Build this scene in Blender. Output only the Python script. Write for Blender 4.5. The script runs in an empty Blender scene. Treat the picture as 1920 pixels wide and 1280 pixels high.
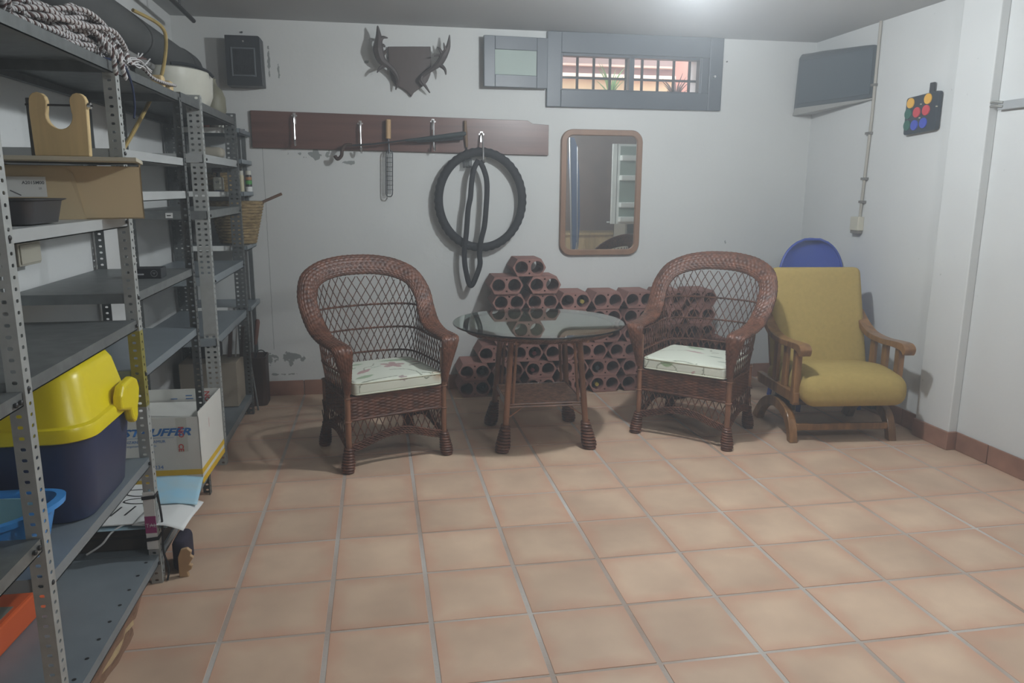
import bpy, bmesh, math, random
import numpy as np
from mathutils import Vector, Matrix

random.seed(7); rng = np.random.default_rng(7)
PI = math.pi
scene = bpy.context.scene
COL = scene.collection

# ------------------------------------------------------------------ camera
CAM = Vector((0.540, -2.309, 1.433))
yaw, pit, rol = 0.176, 0.200, 0.0056
fw = Vector((math.sin(yaw)*math.cos(pit), math.cos(yaw)*math.cos(pit), -math.sin(pit)))
rt = Vector((math.cos(yaw), -math.sin(yaw), 0)); up = rt.cross(fw)
r2 = rt*math.cos(rol) + up*math.sin(rol); u2 = up*math.cos(rol) - rt*math.sin(rol)
cam_d = bpy.data.cameras.new('camera'); cam = bpy.data.objects.new('camera', cam_d); COL.objects.link(cam)
cam_d.sensor_width = 36; cam_d.lens = 1413/1920*36; cam_d.clip_start = 0.05
m = Matrix((( r2.x, u2.x, -fw.x, CAM.x), (r2.y, u2.y, -fw.y, CAM.y), (r2.z, u2.z, -fw.z, CAM.z), (0, 0, 0, 1)))
cam.matrix_world = m
scene.camera = cam
# ------------------------------------------------------------------ world, light, exposure
scene.view_settings.view_transform = 'Standard'
scene.view_settings.look = 'None'
scene.view_settings.gamma = 1.0
scene.view_settings.use_curve_mapping = False
scene.view_settings.exposure = 0.0
LAMP_POS = (1.90, 0.90, 2.34)
LAMP_W = 122.0
LAMP_COL = (0.90, 0.96, 1.0)
REAR_FILL_W = 72.0
world = bpy.data.worlds.new('world'); scene.world = world; world.use_nodes = True
wn = world.node_tree.nodes; wn['Background'].inputs[0].default_value = (0.80, 0.90, 1.0, 1); wn['Background'].inputs[1].default_value = 5.0

# ------------------------------------------------------------------ materials
def srgb(c):
    return tuple(((v/255)/12.92 if v/255 <= 0.04045 else ((v/255+0.055)/1.055)**2.4) for v in c)
def M(name, col, rough=.6, metal=0.0, var=.0, vscale=6.0, bump=0.0, bscale=60.0, spec=.5, coat=0.0, col2=None, stretch=(1,1,1), detail=4, emit=0, trans=0, ior=1.45, rand=0.0):
    mt = bpy.data.materials.new(name); mt.use_nodes = True
    nt = mt.node_tree; N = nt.nodes; L = nt.links; b = N['Principled BSDF']
    c = srgb(col)
    b.inputs['Base Color'].default_value = (*c, 1); b.inputs['Roughness'].default_value = rough
    b.inputs['Metallic'].default_value = metal; b.inputs['Specular IOR Level'].default_value = spec
    b.inputs['Coat Weight'].default_value = coat; b.inputs['IOR'].default_value = ior
    b.inputs['Transmission Weight'].default_value = trans
    if emit:
        b.inputs['Emission Color'].default_value = (*c, 1); b.inputs['Emission Strength'].default_value = emit
    last = None
    if var > 0 or bump > 0 or col2:
        tc = N.new('ShaderNodeTexCoord'); mp = N.new('ShaderNodeMapping'); mp.inputs['Scale'].default_value = stretch
        L.new(tc.outputs['Object'], mp.inputs[0])
    if var > 0 or col2:
        nz = N.new('ShaderNodeTexNoise'); nz.inputs['Scale'].default_value = vscale; nz.inputs['Detail'].default_value = detail
        L.new(mp.outputs[0], nz.inputs['Vector'])
        rp = N.new('ShaderNodeValToRGB')
        c2 = srgb(col2) if col2 else c
        rp.color_ramp.elements[0].position = .3; rp.color_ramp.elements[1].position = .7
        rp.color_ramp.elements[0].color = (*[x*(1-var) for x in c2], 1)
        rp.color_ramp.elements[1].color = (*[min(1, x*(1+var)) for x in c], 1)
        L.new(nz.outputs['Fac'], rp.inputs[0]); last = rp.outputs[0]
        L.new(last, b.inputs['Base Color'])
    if rand > 0:
        oi = N.new('ShaderNodeObjectInfo'); mr = N.new('ShaderNodeMapRange'); mr.inputs[3].default_value = 1-rand; mr.inputs[4].default_value = 1+rand
        L.new(oi.outputs['Random'], mr.inputs[0]); hv = N.new('ShaderNodeHueSaturation'); L.new(mr.outputs[0], hv.inputs['Value'])
        if last: L.new(last, hv.inputs['Color'])
        else: hv.inputs['Color'].default_value = (*c, 1)
        L.new(hv.outputs[0], b.inputs['Base Color'])
    if bump > 0:
        n2 = N.new('ShaderNodeTexNoise'); n2.inputs['Scale'].default_value = bscale; n2.inputs['Detail'].default_value = 3
        L.new(mp.outputs[0], n2.inputs['Vector'])
        bp = N.new('ShaderNodeBump'); bp.inputs['Strength'].default_value = bump; bp.inputs['Distance'].default_value = .004
        L.new(n2.outputs['Fac'], bp.inputs['Height']); L.new(bp.outputs[0], b.inputs['Normal'])
    return mt

def wall_material(name, col, spots=(), crack=None, axis='XZ'):
    """white distemper over plaster, with blotches, bare patches and a crack"""
    mt = M(name, col, rough=.85, var=.035, vscale=1.6, bump=.35, bscale=22, spec=.25)
    nt = mt.node_tree; N = nt.nodes; L = nt.links; b = N['Principled BSDF']
    src = b.inputs['Base Color'].links[0].from_socket
    geo = N.new('ShaderNodeNewGeometry'); sx = N.new('ShaderNodeSeparateXYZ'); L.new(geo.outputs['Position'], sx.inputs[0])
    nz = N.new('ShaderNodeTexNoise'); nz.inputs['Scale'].default_value = 26; nz.inputs['Detail'].default_value = 6
    L.new(geo.outputs['Position'], nz.inputs['Vector'])
    def math_(op, a, bb=None, clamp=False):
        n = N.new('ShaderNodeMath'); n.operation = op; n.use_clamp = clamp
        for k, v in enumerate((a, bb)):
            if v is None: continue
            if isinstance(v, (int, float)): n.inputs[k].default_value = v
            else: L.new(v, n.inputs[k])
        return n.outputs[0]
    # fine dirt specks
    n3 = N.new('ShaderNodeTexNoise'); n3.inputs['Scale'].default_value = 45; n3.inputs['Detail'].default_value = 2; L.new(geo.outputs['Position'], n3.inputs['Vector'])
    mask = math_('MULTIPLY', math_('GREATER_THAN', n3.outputs['Fac'], .76), .35)
    for (px, pz, rx, rz) in spots:
        dx = math_('DIVIDE', math_('SUBTRACT', sx.outputs[0], px), rx); dz = math_('DIVIDE', math_('SUBTRACT', sx.outputs[2], pz), rz)
        d = math_('SQRT', math_('ADD', math_('MULTIPLY', dx, dx), math_('MULTIPLY', dz, dz)))
        v = math_('ADD', math_('MULTIPLY', math_('SUBTRACT', nz.outputs['Fac'], .5), 5.0), d)
        s = math_('LESS_THAN', v, .75)
        mask = math_('MAXIMUM', mask, math_('MULTIPLY', s, .8))
    if crack:
        wob = math_('MULTIPLY', math_('SUBTRACT', nz.outputs['Fac'], .5), .01)
        s = math_('LESS_THAN', math_('ABSOLUTE', math_('SUBTRACT', math_('ADD', sx.outputs[0], wob), crack)), .0022)
        s = math_('MULTIPLY', s, math_('GREATER_THAN', sx.outputs[2], .33))
        s = math_('MULTIPLY', s, math_('LESS_THAN', sx.outputs[2], 1.69))
        mask = math_('MAXIMUM', mask, math_('MULTIPLY', s, .6))
    mix = N.new('ShaderNodeMix'); mix.data_type = 'RGBA'
    L.new(mask, mix.inputs[0]); L.new(src, mix.inputs[6]); mix.inputs[7].default_value = (*srgb((112, 118, 116)), 1)
    L.new(mix.outputs[2], b.inputs['Base Color'])
    return mt

def vcol_material(name, rough=.8, bump=.2, bscale=300):
    mt = M(name, (200, 200, 190), rough=rough, bump=bump, bscale=bscale)
    N = mt.node_tree.nodes; a = N.new('ShaderNodeVertexColor'); a.layer_name = 'print'
    mt.node_tree.links.new(a.outputs[0], N['Principled BSDF'].inputs['Base Color'])
    return mt

MW = wall_material('white_plaster_back', (201, 203, 201), spots=[(.135, 1.648, .10, .026), (.36, 1.60, .05, .010), (-.20, .255, .06, .035), (-.08, .27, .06, .04), (3.111, 1.045, .012, .022), (-.2, .15, .12, .008), (-.12, 2.20, .008, .09), (-.06, 2.16, .008, .05), (.50, 2.25, .012, .012)], crack=-.19)
MWS = wall_material('white_plaster', (206, 208, 207))
MCEIL = M('ceiling_paint', (176, 178, 178), rough=.9, var=.03, vscale=1.2, bump=.2, bscale=15)
MGALV = M('galvanized_steel', (126, 131, 131), rough=.46, metal=.55, var=.16, vscale=22, bump=.05, bscale=90)
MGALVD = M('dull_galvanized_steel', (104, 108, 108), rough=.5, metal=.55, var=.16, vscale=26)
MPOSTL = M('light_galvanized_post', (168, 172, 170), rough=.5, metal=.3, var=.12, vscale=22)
MSHELF = M('grey_painted_shelf_steel', (132, 142, 148), rough=.38, metal=.25, var=.08, vscale=9, bump=.03)
MSHELFW = M('light_grey_shelf_steel', (170, 174, 174), rough=.5, metal=.15, var=.05, vscale=9)
MBOLT = M('bolt_steel', (70, 70, 70), rough=.5, metal=.8)
MWICK = M('brown_varnished_wicker', (102, 64, 47), rough=.42, var=.28, vscale=30, col2=(76, 47, 35), spec=.4, coat=.0)
MCANE = M('brown_cane_pole', (138, 96, 72), rough=.32, var=.2, vscale=14, col2=(108, 74, 56), stretch=(1, 1, .3), coat=.2)
MWSH = M('light_brown_wicker', (184, 142, 116), rough=.42, var=.2, vscale=40, col2=(150, 110, 88))
MWICKD = M('dark_wicker_disc', (124, 106, 92), rough=.5, var=.2, vscale=50, bump=.6, bscale=260)
MTERRA = M('terracotta_brick', (138, 100, 92), rough=.85, var=.12, vscale=8, bump=.25, bscale=70, rand=.10)
MTILE = None
MGROUT = M('floor_grout', (184, 180, 174), rough=.85, var=.10, vscale=1.7, col2=(160, 138, 122), detail=8, bump=.3, bscale=80)
MBASE = M('terracotta_skirting_tile', (150, 112, 94), rough=.55, var=.12, vscale=7, col2=(136, 100, 84), rand=.05)
MMUST = M('mustard_upholstery', (170, 148, 90), rough=.95, var=.06, vscale=40, bump=.7, bscale=420, spec=.1)
MOAK = M('honey_oak', (134, 96, 58), rough=.34, var=.18, vscale=10, col2=(104, 72, 42), stretch=(3, 3, .5), coat=.2)
MPLANK = M('reddish_brown_plank', (102, 72, 64), rough=.34, var=.12, vscale=4, col2=(90, 62, 56), stretch=(.4, 6, 8), spec=.6)
MCHROME = M('chrome', (225, 225, 225), rough=.28, metal=1)
MRUB = M('black_rubber', (28, 29, 33), rough=.75, var=.1, vscale=8, bump=.3, bscale=120)
MBLACK = M('black_plastic', (38, 42, 46), rough=.45)
MWFRAME = M('dark_grey_window_metal', (72, 80, 88), rough=.4, spec=.55, var=.05, vscale=5)
MFROST = M('frosted_glass', (170, 186, 178), rough=.55, trans=.25)
MDARKWOOD = M('dark_stained_shield_wood', (74, 62, 58), rough=.38, var=.1, vscale=8, stretch=(6, 1, 1))
MANT = M('dark_antler', (70, 62, 60), rough=.6, var=.2, vscale=25, bump=.4)
MMIRW = M('mirror_frame_wood', (134, 104, 84), rough=.4, var=.12, vscale=7, stretch=(2, 1, .5))
MMIRROR = M('mirror_silver', (238, 240, 238), rough=.0, metal=1)
MGLASS = M('green_tinted_glass', (222, 240, 232), rough=.0, trans=1.0, ior=1.52)
MBLUEP = M('blue_plastic', (48, 74, 160), rough=.28, spec=.6)
MYEL = M('yellow_plastic', (226, 208, 26), rough=.32, spec=.5)
MNAVY = M('navy_plastic', (44, 56, 88), rough=.42)
MBASIN = M('sky_blue_plastic', (66, 150, 226), rough=.35)
MBASINC = M('translucent_aqua_plastic', (150, 196, 204), rough=.3, trans=.25)
MORANGE = M('orange_plastic', (214, 96, 48), rough=.4)
MCARD = M('brown_cardboard', (200, 182, 146), rough=.85, var=.05, vscale=5)
MSHEET = M('brown_fibreboard', (134, 104, 84), rough=.85, var=.12, vscale=12)
MCARDE = M('torn_cardboard_edge', (186, 164, 126), rough=.95, var=.12, vscale=30, bump=.6)
MWCARD = M('white_cardboard', (214, 214, 208), rough=.75, var=.03, vscale=5)
MPAPER = M('white_paper', (220, 222, 220), rough=.8)
MLBLUE = M('light_blue_print', (140, 190, 214), rough=.8, var=.15, vscale=7, col2=(190, 214, 222))
MBLUEPR = M('blue_print', (40, 110, 178), rough=.7)
MREDPR = M('red_print', (196, 54, 52), rough=.7)
MYELPR = M('yellow_print', (222, 184, 44), rough=.7)
MBLKPR = M('black_print', (30, 30, 32), rough=.7)
MMAG = M('magenta_print', (150, 52, 112), rough=.6)
MDBOX = M('dark_brown_box', (58, 52, 46), rough=.7, var=.2, vscale=6)
MWOODY = M('yellow_pine', (206, 180, 130), rough=.5, var=.12, vscale=8, stretch=(4, 1, .5))
MBAMB = M('bamboo', (164, 142, 86), rough=.5, var=.15, vscale=20)
MCERAM = M('cream_ceramic', (196, 196, 184), rough=.3, var=.06, vscale=14)
MSTONE = M('green_grey_stoneware', (118, 116, 98), rough=.5, var=.14, vscale=10)
MPIPE = M('dark_grey_pvc', (72, 74, 74), rough=.55, var=.12, vscale=4)
MPIPEL = M('highlight_line_grey', (128, 128, 126), rough=.5)
MROPEW = M('white_rope', (196, 196, 196), rough=.9)
MROPEB = M('brown_rope', (88, 66, 62), rough=.9)
MBCORD = M('dark_blue_cord', (26, 40, 74), rough=.8)
MBASK = M('straw_basket', (150, 130, 94), rough=.9, var=.28, vscale=30, col2=(116, 96, 62), stretch=(1, 1, 3))
MTIN = M('dark_baking_tin', (66, 66, 68), rough=.42, metal=.4, var=.12, vscale=8)
MBRKW = M('dusty_brown_wall', (168, 142, 130), rough=.8, var=.1, vscale=4)
MSALMON = M('salmon_render', (196, 140, 122), rough=.9)
MSALMOND = M('brown_roof_slab', (172, 120, 104), rough=.9)
MCREAM = M('cream_plastic', (190, 186, 170), rough=.5)
MBROWN = M('brown_leatherette', (66, 48, 40), rough=.6, var=.15, vscale=8)

def tile_material():
    mt = M('terracotta_floor_tile', (203, 177, 152), rough=.5, var=.07, vscale=3.6, col2=(190, 163, 140), bump=.08, bscale=40, spec=.4)
    nt = mt.node_tree; N = nt.nodes; L = nt.links; b = N['Principled BSDF']
    src = b.inputs['Base Color'].links[0].from_socket
    # different noise per tile
    oi = N.new('ShaderNodeObjectInfo'); tc = [n for n in N if n.type == 'TEX_COORD'][0]; mp = [n for n in N if n.type == 'MAPPING'][0]
    cmb = N.new('ShaderNodeCombineXYZ'); ml = N.new('ShaderNodeMath'); ml.operation = 'MULTIPLY'; ml.inputs[1].default_value = 37
    L.new(oi.outputs['Random'], ml.inputs[0]); L.new(ml.outputs[0], cmb.inputs[0]); L.new(ml.outputs[0], cmb.inputs[2]); L.new(cmb.outputs[0], mp.inputs['Location'])
    sx = N.new('ShaderNodeSeparateXYZ'); L.new(tc.outputs['Object'], sx.inputs[0])
    a = []
    for k in (0, 1):
        n = N.new('ShaderNodeMath'); n.operation = 'ABSOLUTE'; L.new(sx.outputs[k], n.inputs[0]); a.append(n.outputs[0])
    mx = N.new('ShaderNodeMath'); mx.operation = 'MAXIMUM'; L.new(a[0], mx.inputs[0]); L.new(a[1], mx.inputs[1])
    nz = N.new('ShaderNodeTexNoise'); nz.inputs['Scale'].default_value = 9; L.new(mp.outputs[0], nz.inputs['Vector'])
    ad = N.new('ShaderNodeMath'); ad.operation = 'MULTIPLY_ADD'; L.new(nz.outputs['Fac'], ad.inputs[0]); ad.inputs[1].default_value = .10; L.new(mx.outputs[0], ad.inputs[2])
    rg = N.new('ShaderNodeMapRange'); rg.inputs[1].default_value = .155; rg.inputs[2].default_value = .225; L.new(ad.outputs[0], rg.inputs[0]); rg.inputs[4].default_value = .75
    mix = N.new('ShaderNodeMix'); mix.data_type = 'RGBA'; L.new(rg.outputs[0], mix.inputs[0]); L.new(src, mix.inputs[6])
    mix.inputs[7].default_value = (*srgb((190, 146, 122)), 1)
    mr = N.new('ShaderNodeMapRange'); mr.inputs[3].default_value = .93; mr.inputs[4].default_value = 1.07; L.new(oi.outputs['Random'], mr.inputs[0])
    hv = N.new('ShaderNodeHueSaturation'); L.new(mr.outputs[0], hv.inputs['Value']); L.new(mix.outputs[2], hv.inputs['Color']); L.new(hv.outputs[0], b.inputs['Base Color'])
    return mt
MTILE = tile_material()

# ------------------------------------------------------------------ mesh building
def V(*a): return Vector(a)
class MB:
    def __init__(s): s.v = []; s.f = []; s.mi = []; s.cur = 0; s.col = []
    def add(s, vs, fs):
        o = len(s.v); s.v.extend([tuple(map(float, p)) for p in vs]); s.f.extend([tuple(i+o for i in f) for f in fs]); s.mi.extend([s.cur]*len(fs)); return s
    def box(s, c, d, R=None, taper=1.0):
        x, y, z = [q/2 for q in d]; vs = []
        for k in (-1, 1):
            t = taper if k == -1 else 1.0
            for i, j in ((-1, -1), (1, -1), (1, 1), (-1, 1)):
                p = Vector((i*x*t, j*y*t, k*z))
                if R is not None: p = R @ p
                vs.append((p.x+c[0], p.y+c[1], p.z+c[2]))
        return s.add(vs, [(0, 3, 2, 1), (4, 5, 6, 7), (0, 1, 5, 4), (1, 2, 6, 5), (2, 3, 7, 6), (3, 0, 4, 7)])
    def bb(s, a, b):
        return s.box([(a[i]+b[i])/2 for i in range(3)], [abs(b[i]-a[i]) for i in range(3)])
    def tube(s, pts, r, n=8, closed=False, caps=True, flat=1.0):
        P = np.array(pts, float); K = len(P)
        R = np.full(K, r, float) if np.isscalar(r) else np.array(r, float)
        if closed: T = np.roll(P, -1, 0)-np.roll(P, 1, 0)
        else:
            T = np.gradient(P, axis=0)
        T /= np.linalg.norm(T, axis=1)[:, None]+1e-12
        ref = np.array([0, 0, 1.]) if abs(T[0][2]) < .9 else np.array([1., 0, 0])
        u = np.cross(T[0], ref); u /= np.linalg.norm(u); vs = []
        for k in range(K):
            u = u-T[k]*np.dot(u, T[k]); u /= np.linalg.norm(u)+1e-12; w = np.cross(T[k], u)
            for a in range(n):
                an = 2*PI*a/n; vs.append(P[k]+R[k]*(u*math.cos(an)+w*math.sin(an)*flat))
        fs = []
        for k in range(K if closed else K-1):
            k2 = (k+1) % K
            for a in range(n):
                b = (a+1) % n; fs.append((k*n+a, k*n+b, k2*n+b, k2*n+a))
        if not closed and caps:
            fs.append(tuple(reversed(range(n)))); fs.append(tuple((K-1)*n+a for a in range(n)))
        return s.add(vs, fs)
    def lathe(s, prof, c=(0, 0, 0), n=24, R=None, sx=1.0, sy=1.0):
        vs = []; fs = []; K = len(prof)
        for (r, z) in prof:
            for a in range(n):
                p = Vector((r*math.cos(2*PI*a/n)*sx, r*math.sin(2*PI*a/n)*sy, z))
                if R is not None: p = R @ p
                vs.append((p.x+c[0], p.y+c[1], p.z+c[2]))
        for k in range(K-1):
            for a in range(n):
                b = (a+1) % n; fs.append((k*n+a, k*n+b, (k+1)*n+b, (k+1)*n+a))
        if prof[0][0] > 1e-5: fs.append(tuple(reversed(range(n))))
        if prof[-1][0] > 1e-5: fs.append(tuple((K-1)*n+a for a in range(n)))
        return s.add(vs, fs)
    def prism(s, poly, d0, d1, f=lambda x, y, d: (x, y, d)):
        n = len(poly); vs = [f(x, y, d0) for x, y in poly]+[f(x, y, d1) for x, y in poly]
        fs = [tuple(reversed(range(n))), tuple(range(n, 2*n))]+[(i, (i+1) % n, n+(i+1) % n, n+i) for i in range(n)]
        return s.add(vs, fs)
    def grid(s, P, cu=False, cv=False):
        P = np.asarray(P); a, b = P.shape[:2]; vs = P.reshape(-1, 3); fs = []
        for i in range(a if cu else a-1):
            i2 = (i+1) % a
            for j in range(b if cv else b-1):
                j2 = (j+1) % b; fs.append((i*b+j, i2*b+j, i2*b+j2, i*b+j2))
        return s.add(vs, fs)
    def rbox(s, c, d, r, n=14, R=None, puff=0.0, puffb=0.0, deform=None):
        h = np.array(d, float)/2
        t = np.linspace(-1, 1, n); t = np.sign(t)*(1-(1-abs(t))**1.35)
        for ax in range(3):
            for sg in (-1, 1):
                a, b = [(1, 2), (2, 0), (0, 1)][ax]
                A, B = np.meshgrid(t, t, indexing='ij'); P = np.zeros((n, n, 3))
                P[..., ax] = sg*h[ax]; P[..., a] = A*h[a]*sg; P[..., b] = B*h[b]
                q = np.clip(P, -(h-r), h-r); dd = P-q; ln = np.linalg.norm(dd, axis=2, keepdims=True)+1e-9
                Q = q+dd/ln*r
                k = (1-(Q[..., 0]/h[0])**2)*(1-(Q[..., 1]/h[1])**2)
                Q[..., 2] += np.where(Q[..., 2] > 0, puff, -puffb)*k*abs(Q[..., 2])/h[2]
                if deform: Q = deform(Q)
                if R is not None: Q = Q @ np.array(R.to_3x3()).T
                Q = Q+np.array(c); s.grid(Q)
        return s
    def build(s, name, mat, parent=None, smooth=False, bevel=0, merge=False, solid=0, loc=None, world=False, vcol=None, seg=2, mesh_only=False):
        off = None
        if world and parent is not None: off = parent.location
        elif loc is not None and world: off = Vector(loc)
        vs = s.v if off is None else [(p[0]-off[0], p[1]-off[1], p[2]-off[2]) for p in s.v]
        me = bpy.data.meshes.new(name); me.from_pydata(vs, [], s.f)
        mats = mat if isinstance(mat, (list, tuple)) else [mat]
        for q in mats: me.materials.append(q)
        if len(mats) > 1: me.polygons.foreach_set('material_index', s.mi)
        if merge:
            bm = bmesh.new(); bm.from_mesh(me); bmesh.ops.remove_doubles(bm, verts=bm.verts, dist=2e-5)
            bmesh.ops.recalc_face_normals(bm, faces=bm.faces); bm.to_mesh(me); bm.free()
        if smooth:
            me.polygons.foreach_set('use_smooth', [True]*len(me.polygons))
            if smooth != 2:
                try: me.set_sharp_from_angle(angle=.7)
                except Exception: pass
        if vcol is not None:
            ca = me.color_attributes.new('print', 'FLOAT_COLOR', 'POINT')
            co = np.zeros(len(me.vertices)*3); me.vertices.foreach_get('co', co); co = co.reshape(-1, 3)
            ca.data.foreach_set('color', vcol(co).astype(np.float32).ravel())
        me.update()
        if mesh_only: return me
        return place(name, me, parent, loc, bevel, seg, solid)
def place(name, me, parent=None, loc=None, bevel=0, seg=2, solid=0):
    o = bpy.data.objects.new(name, me); COL.objects.link(o)
    if parent is not None: o.parent = parent
    if loc is not None: o.location = loc
    if solid:
        md = o.modifiers.new('solid', 'SOLIDIFY'); md.thickness = solid; md.offset = 0
    if bevel:
        md = o.modifiers.new('bevel', 'BEVEL'); md.width = bevel; md.segments = seg; md.limit_method = 'ANGLE'; md.angle_limit = .6
    return o
def tag(o, label=None, cat=None, group=None, kind=None):
    if label: o['label'] = label
    if cat: o['category'] = cat
    if group: o['group'] = group
    if kind: o['kind'] = kind
    return o
def thing(name, label, cat, loc=(0, 0, 0), rotz=0, group=None):
    o = bpy.data.objects.new(name, None); COL.objects.link(o); o.location = loc; o.rotation_euler = (0, 0, rotz)
    o.empty_display_size = .05
    return tag(o, label, cat, group)
def struct(mb, name, mat, **k):
    o = mb.build(name, mat, **k); o['kind'] = 'structure'; return o
def rotm(rx=0, ry=0, rz=0):
    return Matrix.Rotation(rz, 3, 'Z') @ Matrix.Rotation(ry, 3, 'Y') @ Matrix.Rotation(rx, 3, 'X')
def copy_tree(o, parent=None):
    c = o.copy(); COL.objects.link(c); c.parent = parent
    for ch in [x for x in list(COL.objects) if x.parent == o]: copy_tree(ch, c)
    return c
def catmull(pts, n=8, closed=False):
    P = np.array(pts, float); K = len(P); out = []
    rg = range(K) if closed else range(K-1)
    for i in rg:
        if closed: p0, p1, p2, p3 = P[(i-1) % K], P[i], P[(i+1) % K], P[(i+2) % K]
        else: p0, p1, p2, p3 = P[max(i-1, 0)], P[i], P[i+1], P[min(i+2, K-1)]
        for k in range(n):
            t = k/n; out.append(.5*((2*p1)+(-p0+p2)*t+(2*p0-5*p1+4*p2-p3)*t*t+(-p0+3*p1-3*p2+p3)*t**3))
    if not closed: out.append(P[-1])
    return np.array(out)
def text_mesh(txt, size, name, mat, parent, origin, xdir, ydir, shear=0, bold=0, sx=1.0, align='LEFT'):
    """flat printed lettering lying in the plane spanned by xdir, ydir"""
    cu = bpy.data.curves.new(name, 'FONT'); cu.body = txt; cu.size = size; cu.shear = shear; cu.offset = bold; cu.align_x = align
    cu.resolution_u = 2
    tmp = bpy.data.objects.new('tmp', cu); COL.objects.link(tmp)
    dg = bpy.context.evaluated_depsgraph_get(); me = bpy.data.meshes.new_from_object(tmp.evaluated_get(dg))
    bpy.data.objects.remove(tmp)
    X = Vector(xdir).normalized(); Y = Vector(ydir).normalized(); O = Vector(origin)
    for v in me.vertices: v.co = O+X*(v.co.x*sx)+Y*v.co.y
    me.materials.clear(); me.materials.append(mat)
    return place(name, me, parent)

# ------------------------------------------------------------------ room shell
XL, XR, YB, ZC = -.70, 3.73, 3.02, 2.485
YN, XE = -4.6, 5.6          # the room goes on behind the camera and widens to the right
struct(MB().bb((XL-.2, YN-.2, -.2), (XE+.2, YB+.25, -.0015)), 'floor', MGROUT)
floor = bpy.data.objects['floor']
T = .34
def tile_mesh(w, d):
    b = MB(); e = .003; h = .0
    vs = [(-w/2, -d/2, -.006), (w/2, -d/2, -.006), (w/2, d/2, -.006), (-w/2, d/2, -.006), (-w/2+e, -d/2+e, h), (w/2-e, -d/2+e, h), (w/2-e, d/2-e, h), (-w/2+e, d/2-e, h)]
    return b.add(vs, [(4, 5, 6, 7), (0, 1, 5, 4), (1, 2, 6, 5), (2, 3, 7, 6), (3, 0, 4, 7), (3, 2, 1, 0)]).build('tile', MTILE, mesh_only=True)
cache = {}
far = MB()
for i in range(-3, 18):
    for j in range(-14, 9):
        x0, x1 = max(i*T+.006, XL), min((i+1)*T-.006, XR if j > -3 else XE); y0, y1 = j*T+.0038, min((j+1)*T-.0038, YB)
        if x1-x0 < .02 or y1-y0 < .02: continue
        w, d = round(x1-x0, 4), round(y1-y0, 4); c = ((x0+x1)/2, (y0+y1)/2, 0)
        if j >= -5 and i < 11:
            if (w, d) not in cache: cache[(w, d)] = tile_mesh(w, d)
            place('tile', cache[(w, d)], floor, (c[0], c[1], random.uniform(-.0006, .0006)))
        else:
            far.bb((x0, y0, -.006), (x1, y1, 0))
o = far.build('tiles', MTILE, floor); o['kind'] = 'stuff'

WX0, WX1, WZ0, WZ1 = 1.80, 2.86, 2.10, 2.36   # window hole
b = MB(); TH = .22
b.bb((XL-.2, YB, -.1), (WX0, YB+TH, ZC+.1)).bb((WX1, YB, -.1), (XR+.2, YB+TH, ZC+.1)).bb((WX0, YB, -.1), (WX1, YB+TH, WZ0)).bb((WX0, YB, WZ1), (WX1, YB+TH, ZC+.1))
struct(b, 'wall_back', MW)
struct(MB().bb((XL-.2, YN-.2, -.1), (XL, YB, ZC+.1)), 'wall_left', MWS)
struct(MB().bb((XR, -.60, -.1), (XR+.2, YB, ZC+.1)), 'wall_right', MWS)
struct(MB().bb((XR-.055, 1.262, 0), (XR, 1.53, ZC)), 'trim_1', MWS, bevel=.006)
struct(MB().bb((XR+.2, -.60, -.1), (XE+.2, -.40, ZC+.1)), 'wall_recess', MWS)
struct(MB().bb((XE, YN-.2, -.1), (XE+.2, -.6, ZC+.1)), 'wall_side', MWS)
b = MB(); b.bb((XL-.2, YN-.2, -.1), (XE+.2, YN, ZC+.1)); struct(b, 'wall_near', MBRKW)
struct(MB().bb((XL-.2, YN-.2, ZC), (XE+.2, YB+.25, ZC+.15)), 'ceiling', MCEIL)
# skirting tiles
bb_ = struct(MB().bb((XL, YB-.006, 0), (XR, YB, .100)), 'baseboard_back', MGROUT)
for i in range(-3, 11):
    x0, x1 = max(i*T+.003, XL), min((i+1)*T-.003, XR)
    if x1-x0 > .02: MB().bb((x0, YB-.014, .001), (x1, YB-.004, .105+random.uniform(-.001, .001))).build('tile', MBASE, bb_, bevel=.002, seg=1)
br_ = struct(MB().bb((XR-.006, -.6, 0), (XR, YB, .100)), 'baseboard_right', MGROUT)
for (y0, y1, dx) in [(j*T+.003, (j+1)*T-.003, 0) for j in range(-1, 3)]+[(1.023, 1.243, 0), (1.248, 1.53, .055), (1.54, 1.697, 0)]+[(j*T+.003, (j+1)*T-.003, 0) for j in range(5, 9)]:
    MB().bb((XR-.014-dx, y0, .001), (XR-.004, min(y1, YB-.014), .105+random.uniform(-.001, .001))).build('tile', MBASE, br_, bevel=.002, seg=1)
struct(MB().bb((XL, YN, 0), (XL+.012, YB-.014, .105)), 'baseboard_left', MBASE)

# ------------------------------------------------------------------ the lamp (above the frame) and an added fill bulb behind the camera
def ceiling_lamp(pos, watts, label):
    t = thing('ceiling_lamp', label, 'lamp', (pos[0], pos[1], ZC))
    MB().lathe([(.06, -.03), (.062, -.01), (.05, 0)], n=24).build('base', MCREAM, t, smooth=True)
    MB().tube([(0, 0, -.03), (0, 0, pos[2]-ZC+.05)], .018, 12).build('holder', MCREAM, t, smooth=True)
    rr = .055; prof = [(rr*math.sin(a), pos[2]-ZC-rr*math.cos(a)) for a in np.linspace(.01, PI-.2, 12)]
    glow = M('lamp_glow', (255, 255, 255), rough=.5); p = glow.node_tree.nodes['Principled BSDF']
    p.inputs['Emission Color'].default_value = (*LAMP_COL, 1); p.inputs['Emission Strength'].default_value = watts/(4*PI*PI*rr*rr)
    MB().lathe(prof, n=24).build('bulb', glow, t, smooth=True)
ceiling_lamp(LAMP_POS, LAMP_W, 'bare bulb ceiling lamp above the middle of the floor')
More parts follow.
